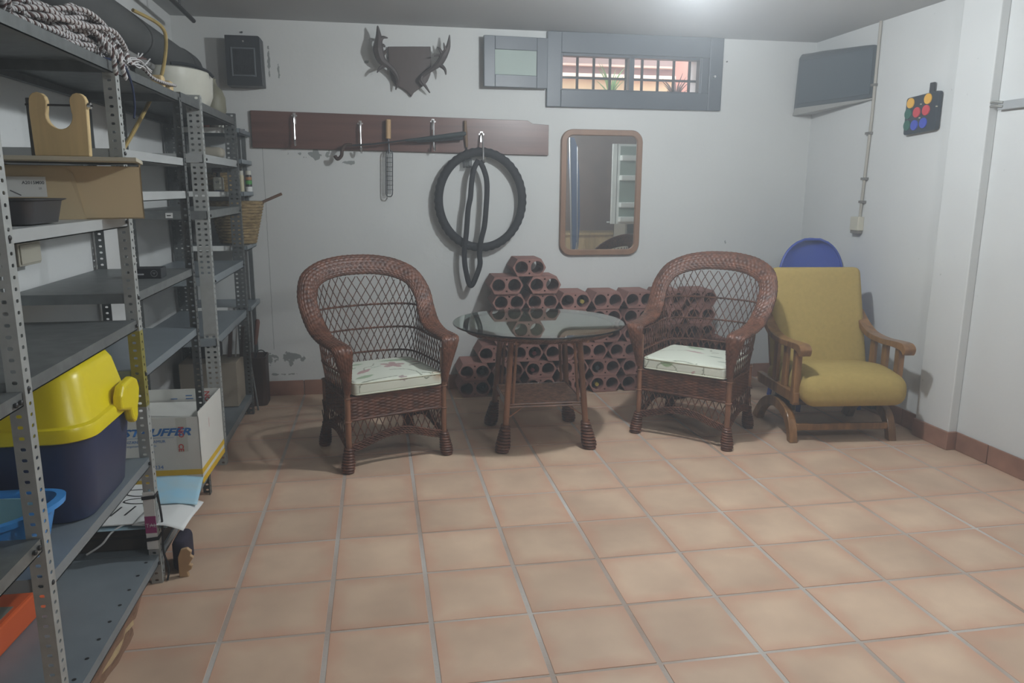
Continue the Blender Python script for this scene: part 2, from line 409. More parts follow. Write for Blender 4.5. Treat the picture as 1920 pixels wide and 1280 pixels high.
ceiling_lamp((2.3, -1.75, 2.33), REAR_FILL_W, 'added unseen fill bulb on the ceiling behind the camera')  # added fill, brightens the foreground floor, near wall and mirror view

# ------------------------------------------------------------------ window with grille, open sash, and the house wall outside
def rect_frame(mb, x0, x1, z0, z1, y0, y1, w, wt=None, wb=None):
    wt = wt or w; wb = wb or w
    mb.bb((x0, y0, z0), (x0+w, y1, z1)).bb((x1-w, y0, z0), (x1, y1, z1)).bb((x0+w, y0, z1-wt), (x1-w, y1, z1)).bb((x0+w, y0, z0), (x1-w, y1, z0+wb)); return mb
win = MB(); rect_frame(win, 1.715, 2.995, 1.990, 2.482, YB-.035, YB, .10, .135, .115)
w1 = struct(win, 'window_1', MWFRAME, bevel=.004)
rect_frame(MB(), 1.80, 2.86, 2.085, 2.36, YB-.012, YB+.05, .03, .03, .03).bb((2.845, YB-.014, 2.09), (2.90, YB, 2.36)).build('inner_frame', MWFRAME, w1, bevel=.003)
MB().bb((2.31, YB-.012, 2.10), (2.345, YB+.05, 2.345)).build('mullion', MWFRAME, w1, bevel=.002)
MB().bb((1.83, YB+.02, 2.115), (2.31, YB+.024, 2.33)).build('pane', M('clear_pane', (245, 248, 248), rough=0, trans=1, ior=1.45), w1)
MB().lathe([(.008, 0), (.008, .02)], c=(2.93, YB-.036, 2.22), n=12, R=rotm(PI/2)).build('lock', MCHROME, w1)
for k in range(9):
    x = 1.842+.1195*k
    MB().bb((x-.008, YB+.09, 2.06), (x+.008, YB+.106, 2.40)).build('grille_bar', MBLACK, w1)
MB().bb((1.78, YB+.085, 2.196), (2.88, YB+.110, 2.210)).build('grille_rail', MBLACK, w1)
# open sash folded back against the wall on the left
s = thing('window_sash', 'open grey metal window sash with frosted glass folded left against wall', 'window', (1.712, YB-.045, 2.105))
ang = math.radians(180+3); Rz = rotm(0, 0, ang)
def sash(mb, mat, name, parent=s, **k):
    mb.v = [tuple(Rz @ Vector(p)) for p in mb.v]; return mb.build(name, mat, parent, **k)
mb = MB(); rect_frame(mb, 0, .44, 0, .325, -.016, .016, .075, .085, .08); sash(mb, MWFRAME, 'frame', bevel=.003)
sash(MB().bb((.07, -.004, .07), (.37, .004, .25)), MFROST, 'pane')
# outside
b = MB(); b.bb((-1, 5.2, 0), (6, 5.4, 5)); ow = b.build('building', MSALMON, loc=(2, 5.2, 0), world=True); tag(ow, 'salmon rendered house wall seen through the barred window', 'building')
for nm, y0, z0, z1, c_, l_ in (('concrete_band', 5.10, 2.615, 2.95, (150, 124, 116), 'pale pinkish concrete band at the top of the view through window'), ('concrete_trim', 5.08, 2.595, 2.614, (212, 178, 160), 'thin light strip under the pinkish concrete band outside'),
        ('concrete_beam', 5.14, 2.524, 2.594, (140, 104, 96), 'brown-pink beam outside the window'), ('concrete_sill', 5.06, 2.492, 2.523, (236, 210, 190), 'bright sill strip under the brown-pink beam outside'), ('cream_strip', 5.16, 2.0, 2.491, (214, 190, 150), 'bright cream low wall at the bottom of the view outside')):
    o = MB().bb((-1, y0, z0), (3.47, 5.2, z1)).build(nm, M(nm+'_paint', c_, rough=.9, var=.08, vscale=3), loc=(1, y0, z0), world=True); tag(o, l_, 'wall')
struct(MB().bb((-2, YB+.25, -.2), (7, 9, 2.02)), 'ground_outside', MSALMOND)
for k, (x, h_, mm, lab) in enumerate([(2.48, .34, M('leaf_green', (110, 150, 90), rough=.7), 'small green potted plant outside the window'), (3.05, .26, M('dark_pot', (80, 66, 60), rough=.7), 'dark round pot outside at the right end of the window')]):
    t = thing('potted_plant', lab, 'plant', (x, 4.0, 2.02))
    MB().lathe([(.05, 0), (.075, .12), (.08, .13), (.0, .12)], n=16).build('pot', MSALMOND if k == 0 else mm, t, smooth=True)
    b = MB()
    for q in range(14):
        a = q*2.4; l = h_*random.uniform(.5, 1); p = [(0, 0, .1), (.04*math.cos(a), .04*math.sin(a), .1+l*.6), (.12*math.cos(a), .12*math.sin(a), .1+l)]
        b.tube(catmull(p, 4), [.004, .012, .016, .018, .016, .012, .008, .005, .001], 5, flat=.3)
    b.build('leaves', mm, t, smooth=True)

# ------------------------------------------------------------------ things on the back wall
YW = YB
pk = thing('coat_rack_board', 'long reddish-brown wooden board screwed high on the back wall', 'board', (-.25, YW-.012, 1.80))
poly = [(-.25, 1.687), (1.735, 1.662), (1.735, 1.868), (1.62, 1.874), (1.585, 1.895), (-.25, 1.922)]
MB().prism(poly, YW-.023, YW-.001, f=lambda x, y, d: (x, d, y)).build('board', MPLANK, pk, world=True, bevel=.002, seg=1)
def hook(x, z, name='hook', parent=pk, drop=.155, f=0):
    b = MB(); b.bb((x-.009, YW-.028, z-.03), (x+.009, YW-.022, z+.04))
    b.tube(catmull([(x, YW-.026, z+.03), (x, YW-.055-f*.4, z+.01), (x, YW-.058-f, z-drop*.6), (x, YW-.066-f, z-drop), (x+.004, YW-.088-f, z-drop-.012), (x+.006, YW-.105-f, z-drop+.02)], 6), .0062, 8)
    b.lathe([(.006, 0), (.006, .006)], c=(x-.013, YW-.022, z+.022), n=10, R=rotm(PI/2)); b.lathe([(.006, 0), (.006, .006)], c=(x+.013, YW-.022, z+.022), n=10, R=rotm(PI/2))
    return b.build(name, MCHROME, parent, world=True, smooth=True)
for x, z, f in [(.025, 1.872, 0), (.448, 1.830, .0), (.932, 1.852, .0), (1.262, 1.775, .052)]: hook(x, z, f=f)
def wl(x, y, Yp=YW-.06):      # helper: a point of the wall plane at photo pixel, used to fix hanging things at their measured spot
    d = fw+r2*((x-960)/1413)+u2*((640-y)/1413); k = (Yp-CAM.y)/d.y; return CAM+d*k
# barbecue basket with wooden handle
t = thing('grill_tongs', 'narrow metal grilling rack with pale wooden handle hanging on board', 'utensil', tuple(wl(729, 225)))
a0, a1 = wl(728, 224), wl(728, 260)
MB().tube([a0, a1], .017, 12).build('handle', M('pale_wood', (184, 152, 112), rough=.6, var=.1), t, world=True, smooth=True)
b = MB(); c0, c1, c2 = wl(728, 260), wl(730, 287), wl(730, 364); b.tube([c0, c1], .006, 8)
for dx in (-.021, .021): b.tube([(c1.x+dx, c1.y, c1.z), (c2.x+dx, c2.y, c2.z)], .0042, 6)
for dx in (-.009, 0, .009): b.tube([(c1.x+dx, c1.y+.002, c1.z), (c2.x+dx, c2.y+.002, c2.z)], .0022, 5)
b.tube(catmull([(c1.x-.021, c1.y, c1.z), (c1.x-.012, c1.y, c1.z+.018), (c1.x, c1.y, c1.z+.02), (c1.x+.012, c1.y, c1.z+.018), (c1.x+.021, c1.y, c1.z)], 4), .0042, 6)
b.tube(catmull([(c2.x-.021, c2.y, c2.z), (c2.x-.012, c2.y, c2.z-.014), (c2.x, c2.y, c2.z-.016), (c2.x+.012, c2.y, c2.z-.014), (c2.x+.021, c2.y, c2.z)], 4), .0042, 6)
for k in range(9):
    z = c1.z+(c2.z-c1.z)*k/9; b.tube([(c1.x-.021, c1.y, z), (c1.x+.021, c1.y, z)], .0022, 5)
b.build('rack', M('blackened_steel', (92, 94, 98), rough=.4, metal=.8), t, world=True, smooth=True)
# folded walking-stick umbrella laid across the hooks
p0, p1, p2 = wl(638, 272, YW-.085), wl(700, 270, YW-.085), wl(872, 252, YW-.085)
t = thing('umbrella', 'dark folded umbrella with curved handle lying across the board hooks', 'umbrella', tuple(p1))
MB().tube([wl(655, 273, YW-.085), p1, wl(760, 263, YW-.085)], .006, 8).build('shaft', MBLACK, t, world=True, smooth=True)
MB().tube([wl(760, 263, YW-.085), wl(780, 262, YW-.085), wl(815, 258, YW-.085), wl(868, 251, YW-.085), wl(874, 250, YW-.085)], [.008, .012, .016, .017, .010], 10).build('canopy', M('dark_green_cloth', (44, 54, 56), rough=.7), t, world=True, smooth=True)
MB().tube([wl(782, 266, YW-.075), wl(868, 259, YW-.075)], [.006, .012], 8).build('strap', MBLACK, t, world=True, smooth=True)
MB().tube(catmull([wl(660, 272, YW-.085), wl(648, 272, YW-.085), wl(642, 280, YW-.09), wl(640, 292, YW-.095), wl(633, 298, YW-.09), wl(628, 292, YW-.085)], 5), .012, 10).build('handle', MBROWN, t, world=True, smooth=True)
# serving fork behind the tyre
t = thing('wooden_handled_rake', 'small hand rake with wooden handle hanging behind the tyre', 'utensil', tuple(wl(873, 228, YW-.04)))
MB().tube([wl(872, 226, YW-.04), wl(873, 250, YW-.04), wl(875, 276, YW-.04)], [.009, .013, .009], 10).build('handle', M('brown_wood', (112, 88, 64), rough=.6), t, world=True, smooth=True)
b = MB(); g0, g1 = wl(875, 276, YW-.04), wl(876, 298, YW-.04); b.tube([g0, g1], .005, 8); b.box(tuple(g1), (.06, .008, .014))
for k in range(7):
    x = g1.x-.028+.0093*k; b.tube([(x, g1.y, g1.z), (x, g1.y-.004, g1.z-.05), (x, g1.y-.018, g1.z-.058)], .0032, 5)
b.build('tines', MBLACK, t, world=True, smooth=True)
# bicycle tyre
tc = (1.250, YW-.075, 1.354)
ty = MB(); RX, RZ, n1, n2 = .290, .323, 180, 18
P = np.zeros((n1, n2, 3))
for i in range(n1):
    a = 2*PI*i/n1; kn = .0035*((i//2) % 2)
    for j in range(n2):
        q = 2*PI*j/n2; ro = .0285+(kn if math.cos(q) > .25 else 0)
        rr_ = math.cos(q)*ro; P[i, j] = ((RX+rr_)*math.cos(a), math.sin(q)*ro*.95, (RZ+rr_)*math.sin(a))
ty.grid(P, True, True); o = ty.build('bicycle_tyre', MRUB, None, loc=tc, smooth=2); tag(o, 'black knobbly bicycle tyre hanging from a hook on the board', 'tyre')
# inner tube
pts = [(897, 300), (888, 318), (884, 345), (882, 370), (878, 390), (876, 415), (874, 440), (871, 465), (871, 490), (875, 515), (880, 533), (886, 533), (894, 515), (900, 495), (899, 475), (902, 450), (908, 425), (911, 395), (913, 360), (912, 335), (906, 315), (899, 302)]
ctr = wl(890, 420, YW-.12)
pp = catmull([wl(x, y, YW-.118) for x, y in pts], 5); b = MB(); b.tube(pp, .0185, 10, closed=False)
o = b.build('inner_tube', MRUB, None, loc=tuple(ctr), world=True, smooth=True); tag(o, 'flat black inner tube hanging in a long loop inside the tyre', 'inner tube')
# mirror
mx0, mx1, mz0, mz1 = 1.826, 2.424, .962, 1.844
def rrect(x0, x1, z0, z1, r, n=8):
    out = []
    for cx, cz, a0 in ((x1-r, z1-r, 0), (x0+r, z1-r, PI/2), (x0+r, z0+r, PI), (x1-r, z0+r, 1.5*PI)):
        for k in range(n+1): a = a0+PI/2*k/n; out.append((cx+r*math.cos(a), cz+r*math.sin(a)))
    return out
t = thing('wall_mirror', 'rectangular wall mirror with rounded brown wooden frame', 'mirror', (2.125, YW, mz0))
o1 = rrect(mx0, mx1, mz0, mz1, .085); i1 = rrect(mx0+.043, mx1-.043, mz0+.043, mz1-.043, .045)
b = MB(); prof = [(0, 0), (0, -.024), (.12, -.032), (.85, -.032), (1, -.024), (1, 0)]
P = np.array([[(o[0]+(i[0]-o[0])*s_, YW+y_, o[1]+(i[1]-o[1])*s_) for s_, y_ in prof] for o, i in zip(o1, i1)])
b.grid(P, True, True); b.build('frame', MMIRW, t, world=True, smooth=True, merge=True)
b = MB(); b.prism(i1, YW-.018, YW-.010, f=lambda x, y, d: (x, d, y)); b.build('glass', MMIRROR, t, world=True)
# antlers on a shield
t = thing('antler_trophy', 'dark wooden shield with pair of palmate antlers on the wall', 'trophy', (.785, YW, 2.03))
sh = [wl(x, y, YW-.01) for x, y in [(727, 88), (807, 88), (808, 110), (808, 128), (807, 140), (802, 152), (796, 160), (784, 168), (776, 174), (771, 182), (766, 175), (757, 168), (742, 160), (735, 151), (731, 140), (729, 120)]]
MB().prism([(p.x, p.z) for p in sh][::-1], YW-.028, YW-.004, f=lambda x, y, d: (x, d, y)).build('shield', MDARKWOOD, t, world=True, bevel=.004)
def antler(strokes, name='antler'):
    b = MB()
    for pts, rads in strokes:
        P = [wl(x, y, YW-.04-dy) for x, y, dy in pts]; c = catmull(P, 5); r_ = np.interp(np.linspace(0, 1, len(c)), np.linspace(0, 1, len(rads)), rads); b.tube(c, r_*1.15, 8)
    return b.build(name, MANT, t, world=True, smooth=True)
antler([([(742, 168, .01), (746, 150, .03), (740, 135, .04), (728, 123, .05), (715, 112, .06), (709, 92, .07), (710, 70, .07), (708, 48, .08)], [.004, .010, .014, .016, .026, .030, .018, .003]),
        ([(722, 122, .05), (712, 128, .07), (707, 136, .08)], [.013, .009, .003]), ([(712, 75, .07), (718, 70, .07), (727, 71, .06)], [.018, .009, .003]),
        ([(714, 104, .06), (722, 97, .05), (727, 92, .05)], [.020, .009, .003]), ([(712, 90, .07), (718, 85, .06), (722, 88, .06)], [.02, .01, .004])])
antler([([(790, 145, .02), (800, 136, .03), (812, 128, .05), (824, 118, .06), (832, 104, .07), (840, 88, .08), (843, 65, .09)], [.010, .012, .013, .020, .022, .014, .002]),
        ([(806, 174, .01), (798, 162, .03), (790, 150, .04), (792, 143, .04)], [.003, .008, .010, .008]), ([(826, 122, .06), (834, 130, .08), (836, 140, .09)], [.014, .009, .003]),
        ([(828, 106, .06), (822, 103, .07), (814, 105, .08)], [.014, .007, .003]), ([(830, 102, .07), (824, 92, .08), (820, 88, .08)], [.013, .007, .002]), ([(836, 96, .08), (833, 86, .09), (832, 80, .09)], [.012, .006, .002])])
# small black speaker on the back wall at left
t = thing('wall_speaker', 'black loudspeaker box on the back wall above the shelving', 'speaker', (-.26, YW-.10, 2.05))
e0, e1, e2, e3 = wl(420, 64, YW-.13), wl(489, 72, YW-.13), wl(491, 164, YW-.13), wl(425, 158, YW-.13)
x0, x1, z0, z1 = e0.x, e1.x-.005, e3.z-.005, e0.z-.002
MB().prism([(x0, z0), (x1+.004, z0), (x1, z1-.01), (x1-.012, z1), (x0, z1)], YW-.13, YW, f=lambda x, y, d: (x, d, y)).build('cabinet', MBLACK, t, world=True, bevel=.004)
b = MB(); rect_frame(b, x0+.032, x1-.034, z0+.055, z1-.072, YW-.138, YW-.128, .010); b.build('rim', M('grey_plastic', (84, 90, 94), rough=.5), t, world=True, bevel=.002)
b = MB(); gx0, gx1, gz0, gz1 = x0+.042, x1-.044, z0+.065, z1-.082
for k in range(14):
    x = gx0+(gx1-gx0)*(k+.5)/14; b.bb((x-.0028, YW-.134, gz0), (x+.0028, YW-.13, gz1))
for k in range(20):
    z = gz0+(gz1-gz0)*(k+.5)/20; b.bb((gx0, YW-.1335, z-.0024), (gx1, YW-.1305, z+.0024))
b.build('grille', M('grille_black', (28, 32, 36), rough=.6), t, world=True)
MB().lathe([(.0055, 0), (.0055, .004)], c=(x0+.11, YW-.13, z1-.035), n=12, R=rotm(PI/2)).build('lamp', MCHROME, t, world=True)
o = MB().lathe([(.004, 0), (.006, .012), (0, .014)], n=10, R=rotm(PI/2)).build('nail', MBOLT, None, loc=tuple(wl(454, 61, YW))); tag(o, 'nail in the wall just above the small black speaker', 'nail')
# dark cabinet speaker across the right corner
A, B_ = wl(1491, 195, 2.98), V(3.715, 2.285, 2.025)
t = thing('corner_speaker', 'large dark speaker cabinet mounted across the upper right corner', 'speaker', (3.5, 2.9, 2.03))
base2 = [(A.x, A.y), (3.60, 3.005), (3.715, 2.90), (B_.x, B_.y)]
top = 2.365
n = 10; front = []
vs = [(x, y, 2.020) for x, y in base2]+[(x, y, top+.01) for x, y in base2]
b = MB(); vs[1] = (3.57, 3.005, 1.978); vs[2] = (3.70, 2.93, 1.985); vs[4] = (A.x, A.y, 2.362); vs[7] = (B_.x, B_.y, 2.352); vs[5] = (3.60, 3.005, 2.40); vs[6] = (3.715, 2.90, 2.41)
b.add(vs, [(0, 1, 2, 3), (7, 6, 5, 4), (0, 4, 5, 1), (1, 5, 6, 2), (2, 6, 7, 3), (3, 7, 4, 0)]); b.build('cabinet', M('bluegrey_speaker_shell', (60, 70, 76), rough=.4), t, world=True, bevel=.012)
MB().add([(x, y, z-.001) for x, y, z in vs[:4]]+[(x, y, z-.008) for x, y, z in vs[:4]], [(0, 1, 2, 3), (7, 6, 5, 4), (0, 4, 5, 1), (1, 5, 6, 2), (2, 6, 7, 3), (3, 7, 4, 0)]).build('base_board', M('grey_base_board', (150, 150, 146), rough=.6), t, world=True)
# grille panel just proud of the front
dF = V(B_.x-A.x, B_.y-A.y, 0); nF = V(dF.y, -dF.x, 0).normalized(); 
if nF.dot(V(CAM.x-A.x, CAM.y-A.y, 0)) < 0: nF = -nF
q = [A+dF*.04+nF*.004, A+dF*.96+nF*.004]
vs = [(q[0].x, q[0].y, 2.045), (q[1].x, q[1].y, 2.045), (q[1].x, q[1].y, 2.33), (q[0].x, q[0].y, 2.34)]
vs += [(x+nF.x*.006, y+nF.y*.006, z) for x, y, z in vs]
MB().add(vs, [(0, 1, 2, 3), (7, 6, 5, 4), (0, 4, 5, 1), (1, 5, 6, 2), (2, 6, 7, 3), (3, 7, 4, 0)]).build('grille', M('bluegrey_grille_cloth', (64, 76, 84), rough=.8, bump=.5, bscale=400), t, world=True, bevel=.003)
# conduit and socket on right wall
t = thing('cable_conduit', 'thin grey conduit running down the right wall to socket', 'conduit', (XR-.012, 2.30, 1.26))
MB().tube([(XR-.012, 2.285, ZC), (XR-.012, 2.285, 1.9), (XR-.012, 2.31, 1.26)], .010, 10).build('pipe', M('beige_conduit', (160, 156, 146), rough=.5), t, world=True, smooth=True)
for z in (1.51, 2.10, 1.36, 1.8): MB().bb((XR-.025, 2.272, z-.008), (XR, 2.325, z+.008)).build('clip', M('grey_clip', (110, 108, 104), rough=.5), t, world=True, bevel=.002)
t = thing('wall_socket', 'small cream surface-mounted socket box at the end of conduit', 'socket', (XR, 2.33, 1.21))
MB().bb((XR-.045, 2.275, 1.17), (XR, 2.365, 1.262)).build('box', MCREAM, t, world=True, bevel=.006)
MB().bb((XR-.042, 2.28, 1.152), (XR-.004, 2.36, 1.17)).build('cover', M('grey_lid', (120, 116, 110), rough=.5), t, world=True, bevel=.003)
# coloured-disc board on right wall
t = thing('disc_game_board', 'black board with yellow, red, green and blue discs on right wall', 'toy', (XR, 1.80, 1.77))
by0, by1, bz0, bz1 = 1.665, 1.935, 1.770, 1.985
poly = rrect(by0, by1, bz0, bz1, .016, 4)
MB().prism(poly, XR-.034, XR-.008, f=lambda a, z, d: (d, a, z+(1.80-a)*.06)).build('board', M('black_painted_wood', (36, 46, 56), rough=.5), t, world=True, bevel=.003)
MB().bb((XR-.026, 1.725, 1.99), (XR-.012, 1.76, 2.045)).build('hanger', MBLACK, t, world=True, bevel=.003)
DC = {'y': M('yellow_disc', (226, 172, 60), rough=.4), 'r': M('red_disc', (196, 60, 72), rough=.4), 'g': M('green_disc', (30, 92, 78), rough=.4), 'b': M('blue_disc', (50, 72, 176), rough=.4)}
for (a, z, c) in [(1.893, 1.945, 'y'), (1.748, 1.955, 'y'), (1.905, 1.885, 'g'), (1.832, 1.887, 'r'), (1.755, 1.892, 'r'), (1.905, 1.818, 'g'), (1.842, 1.815, 'b'), (1.768, 1.822, 'b')]:
    MB().lathe([(.030, 0), (.029, .006), (0, .007)], c=(XR-.034, a, z), n=24, R=rotm(0, -PI/2, 0)).build('disc', DC[c], t, world=True, smooth=True)
for a, z in [(1.80, 1.93), (1.80, 1.853), (1.668, 1.905)]: MB().lathe([(.004, 0), (.004, .008)], c=(XR-.034, a, z), n=8, R=rotm(0, -PI/2, 0)).build('peg', MCREAM, t, world=True)
# clamp rail near right edge
t = thing('wall_rail', 'pale metal rail with clip ends on the near right wall', 'rail', (XR, 1.15, 1.85))
MB().bb((XR-.03, .80, 1.842), (XR-.012, 1.235, 1.885)).build('rail', M('pale_metal', (176, 180, 182), rough=.4, metal=.3), t, world=True, bevel=.003)
for z in (1.858, 1.878):
    MB().tube(catmull([(XR-.03, 1.20, z), (XR-.045, 1.25, z+.006), (XR-.045, 1.30, z-.004), (XR-.03, 1.325, z)], 4), .006, 7).build('clip', M('clip_metal', (150, 150, 146), rough=.4, metal=.5), t, world=True, smooth=True)
for a, z, lab in ((2.97, 2.11, 'nail in the back wall to the right of the window'),):
    o = MB().lathe([(.003, 0), (.005, .014), (0, .016)], n=8, R=rotm(PI/2)).build('nail', MBOLT, None, loc=tuple(wl(1362, 116, YW))); tag(o, lab, 'nail')

# ------------------------------------------------------------------ metal shelving
FX, BX = -.28, -.68
def flange(mb, o, du, width, cols, height, pitch=.027, hx=.0062, hz=.0042, z0=0):
    o = np.array(o, float); du = np.array(du, float); n = int(height/pitch); w = width/cols
    for k in range(n):
        for c in range(cols):
            ctr = o+du*(w*(c+.5)); z = z0+pitch*(k+.5)
            cs = [(-w/2, -pitch/2), (w/2, -pitch/2), (w/2, pitch/2), (-w/2, pitch/2)]
            oc = [(-hx, -hz*.5), (-hx*.6, -hz), (hx*.6, -hz), (hx, -hz*.5), (hx, hz*.5), (hx*.6, hz), (-hx*.6, hz), (-hx, hz*.5)]
            vs = [tuple(ctr+du*a+np.array([0, 0, z+b_])) for a, b_ in cs+oc]
            mb.add(vs, [(0, 1, 6, 5), (1, 7, 6), (1, 2, 8, 7), (2, 9, 8), (2, 3, 10, 9), (3, 11, 10), (3, 0, 4, 11), (0, 5, 4)])
    return mb
def post_mesh(w1, c1, w2, c2, h, flip=1, plain=None, hx=.0062, hz=.0042):
    """corner at origin; one flange along -x*flip (faces the camera), one along +y"""
    b = MB(); flange(b, (0, 0, 0), (-flip, 0, 0), w1, c1, h, hx=hx, hz=hz); flange(b, (0, 0, 0), (0, 1, 0), w2, c2, h, hx=hx, hz=hz); return b
def shelf(parent, x0, x1, y0, y1, z, mat=MSHELF, fl=.034, name='shelf', bolts=True):
    b = MB(); th = .003
    b.bb((x0, y0, z-th), (x1, y1, z)).bb((x1-th, y0, z-fl), (x1, y1, z-th)).bb((x0, y0, z-fl), (x0+th, y1, z-th)).bb((x0, y0, z-fl), (x1, y0+th, z-th)).bb((x0, y1-th, z-fl), (x1, y1, z-th))
    b.bb((x1-.02, y0, z-fl), (x1, y1, z-fl+th)).bb((x0, y0, z-fl), (x0+.02, y1, z-fl+th))
    return b.build(name, mat, parent, world=True)
def bolt(parent, x, y, z, ax):
    R = {'x': rotm(0, PI/2), 'y': rotm(PI/2)}[ax]
    MB().lathe([(.0065, 0), (.0065, .005), (.003, .007), (0, .007)], c=(x, y, z), n=8, R=R).build('bolt', MBOLT, parent, world=True)
PY0, PY1, PY2 = -.445, .425, 1.285
run = thing('metal_shelving', 'long galvanized metal shelving run along the left wall nearest camera', 'shelving', (FX, .42, 0))
pm = post_mesh(.038, 1, .036, 1, 1.845).build('post', MPOSTL, mesh_only=True, merge=True)
pmb = post_mesh(.038, 1, .036, 1, 1.845, flip=-1).build('post', MGALVD, mesh_only=True, merge=True)
for y in (-1.33, PY0, PY1): place('post', pm, run, (FX-run.location.x+.002, y-run.location.y, 0), solid=.002)
# dull yellow patch laid over the middle front post
yel = post_mesh(.0385, 1, .036, 1, .27).build('yellow_patch', M('dull_yellow', (150, 144, 74), rough=.5, var=.15, vscale=30, metal=.3), run, solid=.0026, merge=True)
yel.location = (.0023, PY1-run.location.y-.0004, .675); yel['label'] = 'dull yellow patch on the post'
for y in (-1.33, PY0, PY1, PY2): place('post', pmb, run, (BX-run.location.x, y-run.location.y, 0), solid=.002)
b = MB(); flange(b, (0, 0, 0), (0, -1, 0), .036, 1, 1.83); flange(b, (0, 0, 0), (-1, 0, 0), .038, 1, 1.83); me = b.build('post', MGALVD, mesh_only=True, merge=True)
place('post', me, run, (.002, PY2-run.location.y, 0), solid=.002)
for z in (.60, .965): shelf(run, BX, FX-.002, -1.33, PY0-.004, z, MGALV)
for z, mm in ((.115, MSHELF), (.490, MSHELF), (.985, MGALV), (1.335, MSHELFW), (1.825, MGALVD)): shelf(run, BX, FX-.002, PY0+.004, PY1-.004, z, mm)
for z, mm in ((.115, MSHELF), (.805, MSHELF), (1.075, MGALV), (1.415, MSHELFW), (1.555, MSHELFW), (1.825, MGALVD)): shelf(run, BX, FX-.002, PY1+.004, PY2-.002, z, mm)
for z in (.09, .472, .967, 1.318):
    bolt(run, FX, PY0+.018, z, 'x'); bolt(run, FX, PY1-.02, z, 'x')
for z in (.585, .945): bolt(run, FX, PY0-.025, z, 'x'); bolt(run, FX, PY0-.05, z, 'x')
for z in (1.058, .788, 1.54, 1.40): bolt(run, FX+.002, PY1+.02, z, 'x'); bolt(run, FX, PY2-.02, z, 'x')
bolt(run, FX-.03, PY0-.002, .945, 'y'); bolt(run, FX-.03, PY0-.002, .585, 'y')
b = MB()
for k in range(9): b.lathe([(.006, 0), (.006, .0006)], c=(FX-.03, PY0+.05+k*.095, .1151), n=8)
o = b.build('slot_holes', MBOLT, run, world=True); o['kind'] = 'stuff'

run2 = thing('metal_shelving', 'heavier metal shelving unit with wide perforated posts near back corner', 'shelving', (FX, 2.1, 0))
QY0, QY1 = 1.655, 2.575
pmw = post_mesh(.064, 2, .036, 1, 1.88, hx=.007, hz=.0055).build('post', MPOSTL, mesh_only=True, merge=True)
pmwd = post_mesh(.064, 2, .036, 1, 1.88, hx=.007, hz=.0055).build('post', MGALVD, mesh_only=True, merge=True)
place('post', pmw, run2, (0.002, QY0-2.1, 0), solid=.002); place('post', pmwd, run2, (0.002, QY1-2.1, 0), solid=.002)
b = post_mesh(.064, 2, .036, 1, 1.88, flip=-1); me = b.build('post', MGALVD, mesh_only=True, merge=True)
place('post', me, run2, (BX-FX, QY0-2.1, 0), solid=.002); place('post', me, run2, (BX-FX, QY1-2.1, 0), solid=.002)
for z, mm in ((.130, MSHELF), (.680, MSHELF), (.990, MSHELF), (1.318, MGALV), (1.590, MSHELFW), (1.835, MGALVD)): shelf(run2, BX, FX-.002, QY0-.004 if z < 1.8 else PY2+.01, QY1, z, mm, fl=.042)
for z in (.65, .965, 1.293, 1.565): bolt(run2, FX+.002, QY0+.045, z, 'x'); bolt(run2, FX, QY1-.02, z, 'x')
MB().bb((FX-.060, QY0-.0045, .70), (FX+.003, QY0-.0012, 1.005)).build('splice_plate', MPOSTL, run2, world=True)
lb = MB().bb((-.475, QY0-.0065, 1.283), (-.442, QY0-.0045, 1.308)).build('sticker', MPAPER, run2, world=True)
MB().bb((-.468, QY0-.0072, 1.293), (-.450, QY0-.0064, 1.298)).build('print', MBLKPR, lb)
for o_ in list(COL.objects):
    if o_.parent == lb:
        o_.location = (-run2.location.x, -run2.location.y, 0)

run3 = thing('corner_shelf', 'white-edged shelves standing behind metal shelving in back left corner', 'shelving', (-.46, 2.8, 0))
for z in (.69, 1.075, 1.405, 1.60, 1.782):
    shelf(run3, BX, -.262, 2.625, YB-.016, z, MGALV if False else MSHELF, fl=.028)
    MB().bb((BX, 2.618, z-.030), (-.335, 2.6235, z+.001)).build('edge_strip', M('white_edge', (236, 238, 234), rough=.6) if z == .69 else bpy.data.materials['white_edge'], run3, world=True)
for (x, y) in ((BX+.01, 2.64), (BX+.01, 2.99), (-.30, 2.97)):
    MB().bb((x-.012, y-.012, 0), (x+.012, y+.012, 1.80)).build('upright', MGALVD, run3, world=True)

# ------------------------------------------------------------------ things on the top shelves
def rope_strands(mb, path, R=.0046, pitch=.026, rs=.0037, seg=8):
    P = np.array(path, float); d = np.r_[0, np.cumsum(np.linalg.norm(np.diff(P, axis=0), axis=1))]
    n = max(4, int(d[-1]/pitch*seg)); s_ = np.linspace(0, d[-1], n); C_ = np.stack([np.interp(s_, d, P[:, k]) for k in range(3)], 1)
    T_ = np.gradient(C_, axis=0); T_ /= np.linalg.norm(T_, axis=1)[:, None]+1e-9
    U = np.cross(T_, [0, 0, 1.]); U /= np.linalg.norm(U, axis=1)[:, None]+1e-6; W = np.cross(T_, U)
    for k in range(3):
        ph = 2*PI*(s_/pitch+k/3); Q = C_+R*(U*np.cos(ph)[:, None]+W*np.sin(ph)[:, None])
        mb.cur = 1 if k == 0 else 0; mb.tube(Q, rs, 5, caps=False)
    mb.cur = 0
b = MB(); pts = []
for k in range(17):
    cx_, cy_ = -.385+random.uniform(-.02, .02), .36+random.uniform(-.10, .08); a_, c_ = random.uniform(.035, .10), random.uniform(.24, .47)
    hz_ = .008+.0062*k
    for q in range(14):
        an = 2*PI*q/14; yy = cy_+c_*math.cos(an)
        pts.append((cx_+a_*math.sin(an)+random.uniform(-.012, .012), yy+random.uniform(-.02, .02), 1.834+hz_*(.55+.65*math.exp(-((yy-.40)/.28)**2))+random.uniform(-.014, .018)))
rope_strands(b, catmull(pts, 5))
